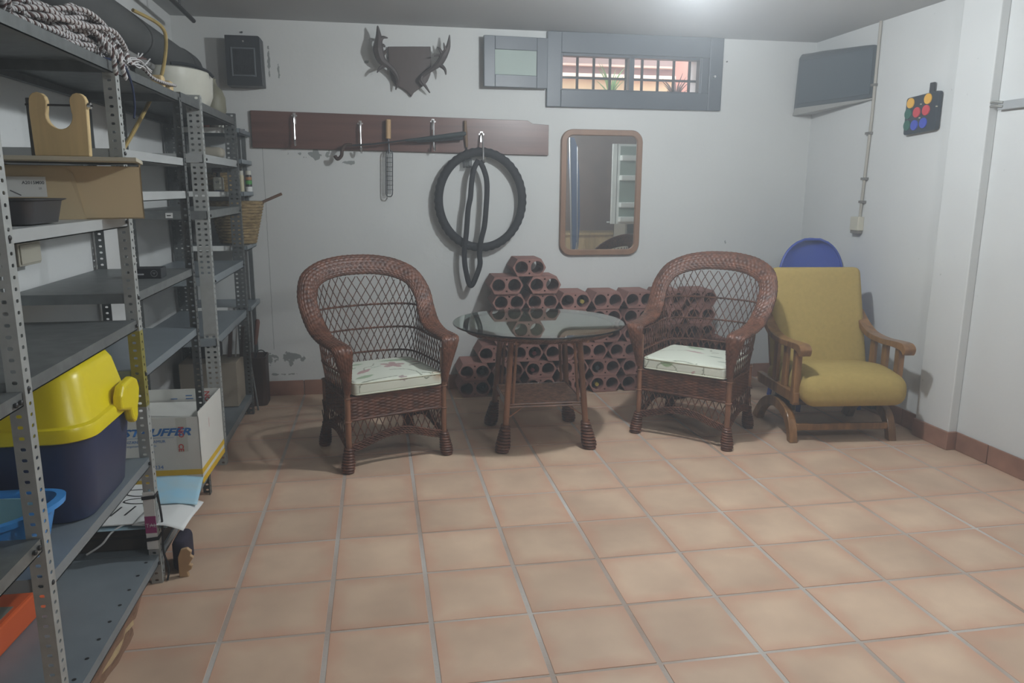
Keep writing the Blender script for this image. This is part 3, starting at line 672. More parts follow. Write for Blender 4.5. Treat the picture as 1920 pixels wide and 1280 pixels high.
for k in range(10):      # wraps around the coil
    y_ = .40+.032*k+random.uniform(-.01, .01); rope_strands(b, catmull([(-.47, y_, 1.85), (-.46, y_+.03, 1.93), (-.38+random.uniform(-.03, .03), y_+.05*random.random(), 1.96+random.uniform(-.02, .015)), (-.315, y_-.02, 1.92), (-.295, y_-.03, 1.85)], 6))
rope_strands(b, catmull([(-.31, .38, 1.90), (-.275, .37, 1.855), (-.264, .38, 1.83), (-.264, .385, 1.80), (-.264, .395, 1.782)], 6))
rope_strands(b, catmull([(-.31, .42, 1.90), (-.275, .43, 1.855), (-.264, .45, 1.83), (-.264, .47, 1.80), (-.264, .49, 1.782)], 6))
rope_strands(b, catmull([(-.36, -.14, 1.85), (-.33, -.19, 1.86), (-.32, -.20, 1.89), (-.33, -.16, 1.87), (-.37, -.08, 1.86)], 6))
rope_strands(b, catmull([(-.35, .70, 1.87), (-.31, .82, 1.87), (-.30, .95, 1.846), (-.295, 1.08, 1.846), (-.30, 1.30, 1.86)], 6), R=.0036, rs=.003)
for k in range(16):      # frayed end
    a = random.uniform(-.6, .6); b.cur = 1 if k % 4 == 0 else 0
    b.tube(catmull([(-.32, .74, 1.86+random.uniform(0, .03)), (-.31+.02*a, .80, 1.87+random.uniform(-.01, .03)), (-.30+.03*a, .86+random.uniform(-.03, .05), 1.875+random.uniform(-.02, .05))], 4), .003, 4)
b.cur = 0
t = b.build('rope_coil', [MROPEW, MROPEB], None, loc=(-.385, .3, 1.826), world=True, smooth=2); tag(t, 'white and brown twisted rope coiled on the top metal shelf', 'rope')
o = MB().tube(catmull([(-.30, .40, 1.832), (-.272, .45, 1.83), (-.264, .50, 1.815), (-.262, .545, 1.76), (-.262, .55, 1.70), (-.262, .53, 1.66)], 5), .004, 6).build('blue_cord', MBCORD, None, loc=(-.27, .5, 1.82), world=True, smooth=True)
tag(o, 'dark blue cord hanging from the top shelf below the rope', 'cord')
for k, (y_, h_) in enumerate(((1.14, .055), (1.27, .050))):
    o = MB().box((-.33, y_, 1.826+h_/2), (.05, .045, h_)).build('wood_block', MWOODY, None, loc=(-.33, y_, 1.826), world=True, bevel=.012, seg=3)
    tag(o, ['small pale wooden block nearer the rope on the top shelf', 'small pale wooden block beside the cream bowl on the top shelf'][k], 'block')
# cream bowl: oval basin
t = thing('ceramic_basin', 'cream ceramic basin standing on the top metal shelf', 'basin', (-.46, 2.0, 1.836))
b = MB(); b.lathe([(.0, .0), (.13, 0), (.165, .012), (.185, .06), (.19, .14), (.192, .165), (.186, .17), (.18, .165), (.175, .06), (.15, .02), (0, .015)], n=40, sx=.92, sy=1.45); b.build('basin', MCERAM, t, smooth=True)
o = MB().tube(catmull([(-.44, 1.84, 2.03), (-.40, 1.88, 2.036), (-.34, 1.92, 2.03), (-.295, 1.95, 2.012), (-.268, 1.965, 1.985)], 6), .008, 8).build('black_cable', MBLACK, None, loc=(-.42, 1.8, 2.0), world=True, smooth=True); tag(o, 'black cable end lying over the rim of the cream basin', 'cable')
o = MB().lathe([(0, 0), (.062, 0), (.072, .03), (.07, .10), (.055, .14), (.03, .165), (.022, .19), (.026, .20), (.02, .205), (0, .2)], n=24).build('stoneware_jug', MSTONE, None, loc=(-.37, 2.44, 1.836), smooth=True); tag(o, 'green-grey stoneware jug at the far end of the top shelf', 'jug')
o = MB().tube(catmull([(-.50, 1.50, 2.20), (-.43, 1.66, 2.17), (-.42, 1.70, 2.10), (-.425, 1.58, 1.93), (-.445, 1.42, 1.80), (-.47, 1.24, 1.66), (-.49, 1.10, 1.56)], 7), .0085, 8).build('bamboo_cane', MBAMB, None, loc=(-.45, 1.4, 1.8), world=True, smooth=True); tag(o, 'thin yellow cane bent over the big grey pipe', 'cane')
# big drain pipe
t = thing('drain_pipe', 'thick dark grey drain pipe running along the left wall below ceiling', 'pipe', (-.585, 1.0, 2.12))
b = MB(); b.tube([(-.585, -1.6, 2.125), (-.585, 2.80, 2.125)], .100, 28).tube([(-.585, 2.60, 2.125), (-.585, 2.78, 2.125)], .108, 28); b.build('pipe', MPIPE, t, world=True, smooth=True)
MB().tube(catmull([(-.585, 2.78, 2.125), (-.585, 2.85, 2.115), (-.585, 2.89, 2.07), (-.585, 2.90, 1.98), (-.585, 2.90, 1.85)], 6), .094, 24).build('elbow', MPIPE, t, world=True, smooth=True)
o = MB().tube([(-.50, -1.5, 1.995), (-.50, 2.3, 1.995)], .016, 12).build('highlight_tube', MPIPEL, None, loc=(-.5, .5, 1.995), world=True, smooth=True); tag(o, 'thin light grey tube added for the highlight line under the drain pipe', 'pipe')  # tube stands in for the pale highlight line along the drain pipe
t = thing('ceiling_rod', 'dark metal rod hanging just below the ceiling in left corner', 'rod', (-.50, 2.3, 2.42))
MB().tube([(-.50, 1.4, 2.42), (-.50, 2.72, 2.40)], .013, 10).build('rod', MBOLT, t, world=True, smooth=True); MB().tube([(-.50, 2.4, 2.42), (-.50, 2.4, ZC)], .006, 6).build('hanger', MBOLT, t, world=True)
o = MB().tube([(-.62, 1.52, 2.27), (-.62, 1.53, ZC)], .005, 6).build('wall_wire', MBOLT, None, loc=(-.62, 1.52, 2.4), world=True); tag(o, 'short dark vertical wire between ceiling and the big drain pipe', 'wire')

# ------------------------------------------------------------------ first bay: board, wooden bracket, cardboard box, tin
t = thing('wooden_bracket', 'yellow pine board with round cut-out and two rounded ears', 'bracket', (-.335, .10, 1.517))
pl_ = [(.070, 0), (.070, .01)]
Lr, H_ = .074, .168
outl = [(-Lr, 0), (Lr-.004, 0), (Lr, .15)]+[(Lr-.022+.022*math.cos(a), .150+.024*math.sin(a)) for a in np.linspace(.2, PI, 7)]
outl += [(.0+.034*math.cos(a), .112+.038*math.sin(a)) for a in np.linspace(.35, -PI-.35, 14)]
outl += [(-Lr+.022+.023*math.cos(a), .150+.024*math.sin(a)) for a in np.linspace(0, PI, 7)]+[(-Lr-.003, .12)]
MB().prism(outl, -.010, .012, f=lambda x, z, d: (x, d, z)).build('board', MWOODY, t, bevel=.002, seg=1)
MB().tube([(-.088, 0, .14), (.088, 0, .14)], .003, 8).build('rod', MBOLT, t, smooth=True)
MB().lathe([(.009, 0), (.009, .008)], c=(.075, 0, .14), n=12, R=rotm(0, PI/2)).build('nut', MCHROME, t)
MB().bb((-.092, .012, 0), (-.080, .06, .16)).build('side_plate', M('dark_side_plate', (88, 88, 84), rough=.6), t, bevel=.002)
b = MB(); Rb = rotm(0, 0, math.radians(13)); b.box((-.385, .175, 1.5085), (.44, .36, .011), R=Rb); o = b.build('thin_board', M('cream_board', (182, 176, 156), rough=.6, var=.06, vscale=6), None, loc=(-.36, .10, 1.503), world=True, bevel=.001); tag(o, 'thin cream board lying on top of the brown cardboard box', 'board')
t = thing('cardboard_box', 'brown cardboard box with white label under the cream board', 'box', (-.371, .265, 1.3355), math.radians(17))
wx, wy, wz = .36, .20, .162
b = MB(); th = .004
b.bb((-wx/2, -wy/2, 0), (wx/2, -wy/2+th, wz-.006)).bb((-wx/2, wy/2-th, 0), (wx/2, wy/2, wz)).bb((-wx/2, -wy/2, 0), (-wx/2+th, wy/2, wz)).bb((wx/2-th, -wy/2, 0), (wx/2, wy/2, wz)).bb((-wx/2, -wy/2, 0), (wx/2, wy/2, th)); b.build('body', MCARD, t)
b = MB(); b.add([(-wx/2, -wy/2-.001, 0), (.02, -wy/2-.001, 0), (.0, -wy/2-.004, wz-.03), (-.02, -wy/2-.001, wz-.012), (-wx/2, -wy/2-.001, wz-.012),
                (-wx/2, -wy/2-.003, 0), (.022, -wy/2-.003, 0), (.0, -wy/2-.006, wz-.03), (-.02, -wy/2-.003, wz-.012), (-wx/2, -wy/2-.003, wz-.012)],
               [(4, 3, 2, 1, 0), (5, 6, 7, 8, 9), (0, 1, 6, 5), (1, 2, 7, 6), (2, 3, 8, 7), (3, 4, 9, 8), (4, 0, 5, 9)]); b.build('flap', MCARD, t)
lb = MB().bb((-.178, -wy/2-.0068, .066), (-.072, -wy/2-.0062, .124)).build('label', MPAPER, t)
text_mesh('A2015M00', .0125, 'print', M('grey_print', (90, 92, 96), rough=.7), lb, (-.132, -wy/2-.0072, .103), (1, 0, 0), (0, 0, 1), bold=.0003)
text_mesh('20', .008, 'print', bpy.data.materials['grey_print'], lb, (-.092, -wy/2-.0072, .088), (1, 0, 0), (0, 0, 1))
MB().box((-.150, -wy/2-.0072, .078), (.030, .0004, .003), R=rotm(0, .5)).build('print', bpy.data.materials['grey_print'], lb)
# baking tin
t = thing('baking_tin', 'dark metal baking tin standing in front of the cardboard box', 'tin', (-.385, -.15, 1.337))
def ring(w, d, r, z, n=6): return [(x, y, z) for x, y in rrect(-w/2, w/2, -d/2, d/2, r, n)]
lay = [ring(.16, .20, .03, .002), ring(.18, .23, .035, .058), ring(.20, .25, .04, .062), ring(.20, .25, .04, .064), ring(.178, .228, .035, .060), ring(.158, .198, .03, .005)]
b = MB(); b.grid(np.array(lay), False, True); k = len(lay[0]); b.add(lay[0], [tuple(range(k))]); b.add(lay[-1], [tuple(range(k))]); b.build('tin', MTIN, t, smooth=True)
# junction box on left wall
t = thing('junction_box', 'cream junction box fixed to the left wall behind the shelving', 'box', (XL, .56, 1.20))
MB().bb((XL, .47, 1.165), (XL+.055, .64, 1.245)).build('box', MCREAM, t, world=True, bevel=.004)
MB().bb((XL+.055, .478, 1.172), (XL+.060, .632, 1.238)).build('lid', MCREAM, t, world=True, bevel=.003)
# small black box
t = thing('black_carton', 'small flat black carton with white print on middle shelf', 'carton', (-.375, .92, 1.0755), math.radians(2))
MB().bb((-.062, -.045, 0), (.062, .045, .040)).build('carton', MBLACK, t, bevel=.0015, seg=1)
pr_ = M('white_print', (200, 204, 206), rough=.7)
MB().bb((-.046, -.0458, .014), (-.002, -.0452, .020)).build('print', pr_, t); MB().bb((-.046, -.0458, .024), (-.026, -.0452, .0255)).build('print', pr_, t)
b = MB(); b.grid(np.array([[(.036+r*math.cos(a), -.0456, .020+r*math.sin(a)) for r in (.0115, .0125)] for a in np.linspace(0, 2*PI, 24, endpoint=False)]), True, False); b.bb((.029, -.0458, .0215), (.043, -.0453, .0225)).bb((.0353, -.0458, .016), (.0367, -.0453, .0215)); b.build('emblem', pr_, t)

# ------------------------------------------------------------------ yellow lidded crate
t = thing('storage_tub', 'navy plastic storage tub with domed bright yellow lid', 'tub', (-.47, .065, .4935))
def rr3(w, d, r, z, n=7, ox=0, oy=0): return [(x+ox, y+oy, z) for x, y in rrect(-w/2, w/2, -d/2, d/2, r, n)]
lay = [rr3(.34, .37, .07, 0), rr3(.355, .385, .08, .012), rr3(.40, .45, .085, .24), rr3(.405, .455, .085, .265)]
b = MB(); b.grid(np.array(lay), False, True); b.add(lay[0], [tuple(range(len(lay[0])))]); b.add(lay[-1], [tuple(range(len(lay[0])))]); b.build('tub', MNAVY, t, smooth=True)
b = MB(); b.grid(np.array([rr3(.425, .475, .09, .250), rr3(.435, .485, .09, .254), rr3(.435, .485, .09, .280), rr3(.425, .475, .085, .290), rr3(.40, .45, .085, .294), rr3(.385, .43, .085, .318), rr3(.35, .38, .08, .412), rr3(.325, .35, .075, .436), rr3(.28, .30, .06, .446), rr3(.1, .12, .03, .449)]), False, True)
b.add(rr3(.1, .12, .03, .449), [tuple(range(32))]); b.add(rr3(.425, .475, .09, .250), [tuple(range(32))]); b.build('lid', MYEL, t, smooth=True)
lat = [(-.105, .275), (-.10, .315), (-.07, .345), (.02, .350), (.06, .335), (.075, .30), (.06, .262), (.045, .245), (.04, .215), (.015, .198), (-.01, .215), (-.02, .250)]
MB().prism(lat, .205, .234, f=lambda a, z, d: (d, a+.10, z)).build('latch', MYEL, t, bevel=.010, seg=3)
# sky-blue basin in front
t = thing('plastic_basin', 'sky-blue plastic basin with pale inner bowl on lower shelf', 'basin', (-.455, -.335, .4935))
nb = 40
def oval(a, c, z, wob=0): return [(a*math.cos(2*PI*k/nb), c*math.sin(2*PI*k/nb), z+wob*math.cos(4*PI*k/nb)) for k in range(nb)]
b = MB(); b.grid(np.array([oval(.10, .075, 0), oval(.135, .095, .03), oval(.160, .118, .125, .01), oval(.185, .135, .135, .012), oval(.187, .138, .150, .012), oval(.165, .120, .150, .012), oval(.15, .11, .13), oval(.13, .09, .035), oval(.1, .07, .01)]), False, True); b.add(oval(.10, .075, 0), [tuple(range(nb))]); b.add(oval(.1, .07, .01), [tuple(range(nb))]); b.build('basin', MBASIN, t, smooth=True)
b = MB(); b.grid(np.array([oval(.09, .06, .016), oval(.125, .085, .04), oval(.146, .104, .128), oval(.140, .099, .128), oval(.115, .075, .045), oval(.08, .05, .022)]), False, True); b.add(oval(.08, .05, .022), [tuple(range(nb))]); b.build('inner_bowl', MBASINC, t, smooth=True)
# orange case on the bottom shelf
t = thing('tool_case', 'orange tool case with grey label on the lowest shelf', 'case', (-.60, -.05, .1155), math.radians(-4))
MB().bb((-.055, -.22, 0), (.055, .16, .085)).build('case', MORANGE, t, bevel=.008)
MB().bb((-.02, -.20, .0851), (.035, .02, .0862)).build('label', M('grey_label', (120, 124, 116), rough=.5), t); MB().bb((-.02, -.18, .0862), (.012, -.02, .0868)).build('label_patch', pr_, t)
# stacked boards under the bottom shelf
for k in range(4):
    pts = [(-.62, -.44), (-.295+.004*k, -.44), (-.29+.003*k, -.25)]
    for q in range(9): pts.append((-.288+random.uniform(-.008, .012)-(.02 if q > 6 else 0), -.22+.052*q))
    pts += [(-.33, .36), (-.62, .36)]
    z = .001+.0175*k
    o = MB().prism(pts, z, z+.0165).build('fibreboard_sheet', [MSHEET, MSHEET, MCARDE, MSHEET][k], None, loc=(-.45, 0, z), world=True)
    nm = ['lowest', 'second lowest', 'second highest', 'topmost']; tag(o, 'torn-edged brown sheet under the bottom shelf, %s of the stack' % nm[k], 'board', 'brown sheets stacked under the bottom shelf')
# ------------------------------------------------------------------ big white carton, papers, dark box and strapped strip
t = thing('white_carton', 'tall white carton with blue lettering and yellow stripes', 'box', (-.44, 1.34, 0), math.radians(-2))
cw, cd, cz0, cz1 = .34, .42, .115, .455
t.location.z = .1185; ch = .335; cx0, cx1, cy0, cy1 = -.175, .180, -.235, .185
b = MB(); th = .004
b.bb((cx0, cy0, 0), (cx1, cy0+th, ch-.02)).bb((cx0, cy1-th, 0), (cx1, cy1, ch)).bb((cx0, cy0, 0), (cx0+th, cy1, ch)).bb((cx1-th, cy0, 0), (cx1, cy1, ch)).bb((cx0, cy0, 0), (cx1, cy1, th)); b.build('body', MWCARD, t)
b = MB(); b.add([(cx0, cy1-.02, ch-.06), (cx1-.01, cy1-.02, ch-.06), (cx1-.02, cy0+.04, ch-.09), (cx0, cy0+.04, ch-.09), (cx0, cy1-.024, ch-.064), (cx1-.01, cy1-.024, ch-.064), (cx1-.02, cy0+.04, ch-.094), (cx0, cy0+.04, ch-.094)], [(0, 3, 2, 1), (4, 5, 6, 7), (0, 1, 5, 4), (1, 2, 6, 5), (2, 3, 7, 6), (3, 0, 4, 7)]); b.build('flap', MWCARD, t)
fy = cy0-.0006
MB().bb((cx0+.002, fy-.0004, .045), (cx1, fy, .070)).build('stripe', MYELPR, t); MB().bb((cx0+.002, fy-.0004, .002), (cx1, fy, .026)).build('stripe', MYELPR, t)
b = MB(); X_ = cx1+.0004
for z0, z1, s_ in ((.0, .026, 1.0), (.045, .070, .22)):
    k = 0.0; b.add([(X_, cy0, z0), (X_, cy1, z0+k if z0 > .03 else z0), (X_, cy1, z1+k), (X_, cy0, z1), (X_+.0005, cy0, z0), (X_+.0005, cy1, z0+k if z0 > .03 else z0), (X_+.0005, cy1, z1+k if z0 > .03 else z1), (X_+.0005, cy0, z1)], [(0, 1, 2, 3), (7, 6, 5, 4), (0, 4, 5, 1), (2, 6, 7, 3)])
b.build('stripe', MYELPR, t)
text_mesh('STAUFFER', .047, 'print', MBLUEPR, t, (cx0+.030, fy-.001, .232), (1, 0, 0), (0, 0, 1), shear=.35, bold=.0016, sx=1.36)
MB().bb((cx0+.01, fy-.0008, .222), (cx1-.11, fy, .2232)).build('print', MBLUEPR, t)
text_mesh('MANZANA BERGAMUR', .018, 'print', MBLUEPR, t, (cx0+.012, fy-.001, .200), (1, 0, 0), (0, 0, 1), sx=1.05)
text_mesh('ergonomico consumo', .014, 'print', MBLUEPR, t, (cx0+.045, fy-.001, .183), (1, 0, 0), (0, 0, 1))
text_mesh('nord', .012, 'print', MBLUEPR, t, (cx0+.135, fy-.001, .155), (1, 0, 0), (0, 0, 1))
text_mesh('100 234', .024, 'print', MBLUEPR, t, (cx0+.105, fy-.001, .078), (1, 0, 0), (0, 0, 1), sx=1.1)
text_mesh('NO', .032, 'print', MREDPR, t, (cx1-.088, fy-.0014, .272), (0, 0, -1), (1, 0, 0), bold=.0008)
text_mesh('CE', .030, 'print', MREDPR, t, (cx1-.092, fy-.0014, .192), (0, 0, -1), (1, 0, 0), bold=.0008)
text_mesh('NO', .034, 'print', MREDPR, t, (cx1-.075, cy1-.0052, ch-.012), (0, 0, -1), (1, 0, 0), bold=.0008)
text_mesh('TBC', .028, 'print', MREDPR, t, (cx0+.018, fy-.0014, .305), (0, 0, -1), (1, 0, 0), bold=.0008)
MB().bb((cx1-.098, fy-.0006, .155), (cx1-.052, fy, .312)).build('tape', M('clear_tape', (198, 198, 188), rough=.3), t)
b = MB()
for k, (xx, zz, w_) in enumerate([(cx0+.12, ch-.05, .03), (cx0+.19, ch-.035, .03), (cx0+.19, ch-.05, .035), (cx0+.25, ch-.035, .02), (cx0+.25, ch-.05, .03)]): b.bb((xx, cy1-.0052, zz), (xx+w_, cy1-.0045, zz+.004))
b.build('print', MBLUEPR, t)
text_mesh('FRAGILE', .012, 'print', MREDPR, t, (X_+.0008, cy0+.16, .26), (0, 0, -1), (0, 1, 0))

t = thing('dark_chest', 'low dark brown box on the bottom shelf under the loose papers', 'box', (-.42, .64, 0))
MB().bb((-.225, -.172, .1175), (.135, .235, .205)).build('body', MDBOX, t, bevel=.006); MB().bb((-.23, -.176, .165), (.14, .24, .172)).build('rim', M('dark_rim', (40, 38, 36), rough=.5), t, bevel=.002)
def sheet(name, pts, z, th, mat, label, cat='paper', bend=None):
    n = 14; A = [np.array(p) for p in pts]; G = np.zeros((n, n, 3))
    for i in range(n):
        for j in range(n):
            u, v = i/(n-1), j/(n-1); p = (A[0]*(1-u)+A[1]*u)*(1-v)+(A[3]*(1-u)+A[2]*u)*v
            G[i, j] = p; 
            if bend: G[i, j, 2] += bend(u, v)
    b = MB(); b.grid(G)
    o = b.build(name, mat, None, loc=tuple(G[n//2, n//2]), world=True, smooth=2, solid=th); tag(o, label, cat); return o
o = sheet('light_blue_folder', [(-.66, .44, .212), (-.25, .44, .212), (-.25, .86, .212), (-.66, .86, .212)], 0, .004, MLBLUE, 'light blue folder lowest in the paper pile', 'folder')
o = sheet('paper_sheet', [(-.365, .425, .2335), (-.185, .40, .2335), (-.17, .665, .2335), (-.34, .665, .2335)], 0, .0012, MPAPER, 'blank white sheet drooping over the front edge of pile', 'paper', bend=lambda u, v: -.045*max(0, u-.6)**1.3*1.6+.004*math.sin(5*v))
o = sheet('leaflet', [(-.37, .60, .2375), (-.18, .60, .2375), (-.215, .885, .2375), (-.42, .885, .2375)], 0, .0012, MLBLUE, 'pale blue printed leaflet lying against the white carton', 'leaflet', bend=lambda u, v: .004*v-.03*max(0, u-.6))
t = thing('poster_board', 'white placard with thick black lettering lying on the paper pile', 'placard', (-.45, .62, .226))
G_ = MB().bb((-.20, -.17, 0), (.14, .22, .004)); G_.build('board', MPAPER, t)
b = MB(); zz = .0046
b.tube([(-.12, .155, zz), (.10, .165, zz)], .004, 6, flat=.2)
b.tube(catmull([(.12, .10, zz), (.03, .09, zz), (-.02, .11, zz), (-.03, .135, zz)], 6), .004, 6, flat=.2)
b.tube(catmull([(.13, .02, zz), (.04, .015, zz), (-.01, .035, zz), (.0, .06, zz), (.06, .07, zz), (.13, .06, zz)], 6), .004, 6, flat=.2)
for x in (-.02, .03): b.tube([(x, -.09, zz), (x+.015, -.01, zz)], .004, 6, flat=.2)
b.tube([(-.12, -.11, zz), (-.10, .0, zz)], .004, 6, flat=.2); b.tube([(-.15, -.11, zz), (-.09, -.115, zz)], .004, 6, flat=.2); b.tube([(-.13, .0, zz), (-.05, .01, zz)], .004, 6, flat=.2)
b.build('print', MBLKPR, t)
o = MB().tube(catmull([(-.36, .50, .224), (-.40, .46, .225), (-.44, .44, .205), (-.47, .42, .17), (-.52, .41, .14)], 6), .0035, 6).build('white_cable', MPAPER, None, loc=(-.44, .44, .2), world=True, smooth=True); tag(o, 'thin white cable trailing down from the paper pile', 'cable')
t = thing('banner_strip', 'white strip with magenta label strapped to a front post', 'strip', (FX-.02, PY1-.006, .13))
MB().bb((FX-.037, PY1-.0075, .140), (FX+.001, PY1-.0045, .360)).build('strip', MPAPER, t, world=True)
MB().bb((FX-.0372, PY1-.0085, .203), (FX+.0012, PY1-.0076, .268)).build('magenta_patch', MMAG, t, world=True)
o = text_mesh('TAL', .021, 'print', pr_, t, (FX-.035-t.location.x, PY1-.0092-t.location.y, .226-t.location.z), (1, 0, 0), (0, 0, 1))
for z in (.340, .180):
    b = MB(); b.box((FX-.018, PY1-.010, z), (.044, .004, .012), R=rotm(0, -.08)); b.box((FX+.004, PY1+.01, z+.002), (.004, .044, .012)); b.build('strap', MBLKPR, t, world=True)
MB().tube(catmull([(FX+.006, PY1+.02, .34), (FX+.016, PY1+.01, .24), (FX+.010, PY1+.015, .12), (FX+.022, PY1+.02, .05), (FX+.016, PY1+.01, .004)], 6), .004, 6).build('strap_end', MBLKPR, t, world=True, smooth=True)
# dark fabric bag and carved wood piece beside the chest
o = MB().rbox((-.232, .555, .0655), (.055, .13, .130), .025, n=10).build('dark_bag', M('dark_purple_fabric', (40, 36, 52), rough=.85), None, loc=(-.232, .555, 0), world=True, smooth=True, merge=True); tag(o, 'dark purple fabric bag squeezed beside the low dark box', 'bag')
cs_ = [(0, 0), (.035, .0), (.03, .02), (.045, .03), (.05, .045), (.038, .05), (.046, .062), (.055, .075), (.045, .085), (.05, .1), (.035, .115), (.012, .11), (0, .08)]
o = MB().prism(cs_, 0, .018, f=lambda x, z, d: (-.228+x, .455+d, .0+z)).build('carved_wood', M('carved_pale_wood', (176, 146, 110), rough=.6, var=.1), None, loc=(-.2, .47, 0), world=True, bevel=.003); tag(o, 'pale carved wooden bracket standing on the floor by post', 'carving')

# ------------------------------------------------------------------ things on the corner shelves
def lab(o, l, c, g=None): return tag(o, l, c, g)
o = MB().lathe([(0, 0), (.046, 0), (.05, .02), (.05, .12), (.04, .135), (0, .135)], n=24).build('white_vase', MCERAM, None, loc=(-.405, 2.72, 1.783), smooth=True); lab(o, 'pale cylindrical vase at the right end of the corner shelf top', 'vase')
o = MB().lathe([(0, 0), (.03, 0), (.032, .09), (.02, .12), (.02, .14), (0, .14)], n=18).build('orange_bottle', M('orange_label', (170, 84, 50), rough=.5), None, loc=(-.475, 2.68, 1.783), smooth=True); lab(o, 'orange bottle next to the pale vase on the corner shelf', 'bottle')
for k, (x, c_, l_) in enumerate([(-.60, (52, 56, 54), 'dark glass jar furthest left on the corner shelf'), (-.545, (66, 92, 92), 'dark teal jar beside the leftmost dark glass jar')]):
    t = thing('glass_jar', l_, 'jar', (x, 2.70, 1.783)); mm = M('jar_%d' % k, c_, rough=.25)
    MB().lathe([(0, 0), (.026, 0), (.028, .02), (.028, .08), (.02, .095)], n=18).build('body', mm, t, smooth=True); MB().lathe([(.022, .095), (.022, .115), (0, .116)], n=18).build('lid', MBOLT, t, smooth=True)
o = MB().rbox((-.375, 2.35, 1.625), (.13, .10, .06), .025, n=8).build('folded_cloth', M('pale_cloth', (158, 152, 138), rough=.9), None, loc=(-.375, 2.35, 1.592), world=True, smooth=True, merge=True); lab(o, 'pale folded cloth on the second highest shelf near the corner', 'cloth')
o = MB().lathe([(0, 0), (.013, 0), (.015, .02), (.012, .035), (0, .036)], n=12).build('small_pot', MBLACK, None, loc=(-.44, 2.27, 1.591), smooth=True); lab(o, 'small dark pot beside the pale folded cloth', 'pot')
# straw basket on the middle corner shelf (small one)
def basket(name, label, loc, r0, r1, h, sx=1.3, lean=0, mat=MBASK, rows=14, parent=None):
    t = thing(name, label, 'basket', loc); n = 64; P = []
    for i in range(rows*3+1):
        f_ = i/(rows*3); row = i//3; w_ = .0062*abs(math.sin(PI*f_*rows))
        P.append([((r0+(r1-r0)*f_+w_+.0015*math.cos(PI*(k+row % 2)))*math.cos(2*PI*k/n)*sx+lean*f_, (r0+(r1-r0)*f_+w_)*math.sin(2*PI*k/n), h*f_) for k in range(n)])
    b = MB(); b.grid(np.array(P), False, True); b.add(P[0], [tuple(range(n))]); b.build('body', mat, t, smooth=True, solid=.004)
    b = MB(); b.tube([((r1+.002)*math.cos(2*PI*k/n)*sx+lean, (r1+.002)*math.sin(2*PI*k/n), h) for k in range(n)], .006, 7, closed=True); b.build('rim', mat, t, smooth=True)
    return t
basket('straw_basket', 'low straw basket behind the spray bottle on the corner shelf', (-.47, 2.84, 1.406), .085, .10, .11, 1.15)
tb = basket('straw_basket', 'large tapering straw basket sticking out of the corner shelf', (-.345, 2.82, 1.078), .085, .135, .262, 1.22)
MB().tube([(.02, .0, .20), (.29, -.04, .315)], .009, 8).build('stick', M('brown_stick', (112, 84, 66), rough=.6), tb, smooth=True)
# spray bottle
t = thing('spray_bottle', 'white trigger spray bottle on the corner shelf', 'bottle', (-.415, 2.68, 1.406))
b = MB(); b.rbox((0, 0, .045), (.062, .045, .09), .016, n=8); b.build('body', MCERAM, t, smooth=True, merge=True)
MB().lathe([(.029, -.0), (.029, .008)], n=18, sx=1.05, sy=.8).build('base', MNAVY, t)
MB().lathe([(.014, .088), (.012, .105), (.012, .115)], n=12).build('neck', MBLACK, t); b = MB(); b.box((-.006, 0, .130), (.055, .02, .024)); b.box((-.03, 0, .115), (.008, .014, .03), R=rotm(0, .4)); b.build('trigger', MBROWN, t, bevel=.004)
text_mesh('09', .022, 'print', MNAVY, t, (-.014, -.0232, .05), (1, 0, 0), (0, 0, 1))
for k, (x, c_, l_) in enumerate([(-.300, (186, 180, 150), 'cream aerosol can on the right end of the corner shelf'), (-.256, (40, 40, 40), 'black and green aerosol can with white cap at shelf end')]):
    t = thing('spray_can', l_, 'can', (x, 2.80, 1.406)); r_ = .017 if k == 0 else .020
    MB().lathe([(0, 0), (r_, 0), (r_, .095), (r_*.8, .105)], n=20).build('body', M('can_%d' % k, c_, rough=.35), t, smooth=True)
    MB().lathe([(r_*.85, .103), (r_*.82, .128), (0, .130)], n=20).build('cap', MCERAM, t, smooth=True)
    if k == 1:
        a = np.linspace(-PI*.95, -.05*PI, 9)
        for z0, z1, mm in ((.0, .03, MPAPER), (.045, .068, M('green_print', (70, 150, 70), rough=.5)), (.072, .09, M('tan_print', (160, 110, 70), rough=.5))):
            b = MB(); b.grid(np.array([[((r_+.0004)*math.cos(q), (r_+.0004)*math.sin(q), z) for z in (z0, z1)] for q in a])); b.build('label_band', mm, t)
# carton and tools low down
o = MB().bb((-.64, 2.30, .1335), (-.315, 2.55, .405)).build('beige_carton', M('beige_card', (150, 140, 124), rough=.85, var=.05), None, loc=(-.47, 2.42, .134), world=True, bevel=.003); lab(o, 'plain beige carton on the bottom shelf of the corner unit', 'box')
for k, (x, w_, h_, c_, l_) in enumerate([(-.37, .022, .20, (78, 54, 42), 'reddish wooden stick standing on the beige carton'), (-.335, .008, .20, (150, 150, 148), 'thin bright metal strip beside the reddish stick'), (-.30, .02, .19, (58, 44, 38), 'dark wooden stick at the right on the beige carton')]):
    b = MB(); b.box((x, 2.46, .408+h_/2), (w_, .02, h_), R=rotm(0, .10)); o = b.build('wood_stick', M('stick_%d' % k, c_, rough=.6), None, loc=(x, 2.46, .408), world=True, bevel=.002); lab(o, l_, 'stick')
o = MB().bb((-.60, 2.42, .4085), (-.43, 2.53, .50)).build('dark_case', MBLACK, None, loc=(-.5, 2.47, .41), world=True, bevel=.01); lab(o, 'dark case lying on the beige carton under the shelf', 'case')
t = thing('umbrella_bin', 'tall dark brown bin on the floor right of shelving', 'bin', (-.30, 2.85, 0))
lay = [rr3(.16, .18, .03, 0), rr3(.165, .185, .03, .315), rr3(.172, .192, .033, .32), rr3(.172, .192, .033, .33), rr3(.155, .175, .028, .33), rr3(.15, .17, .028, .02)]
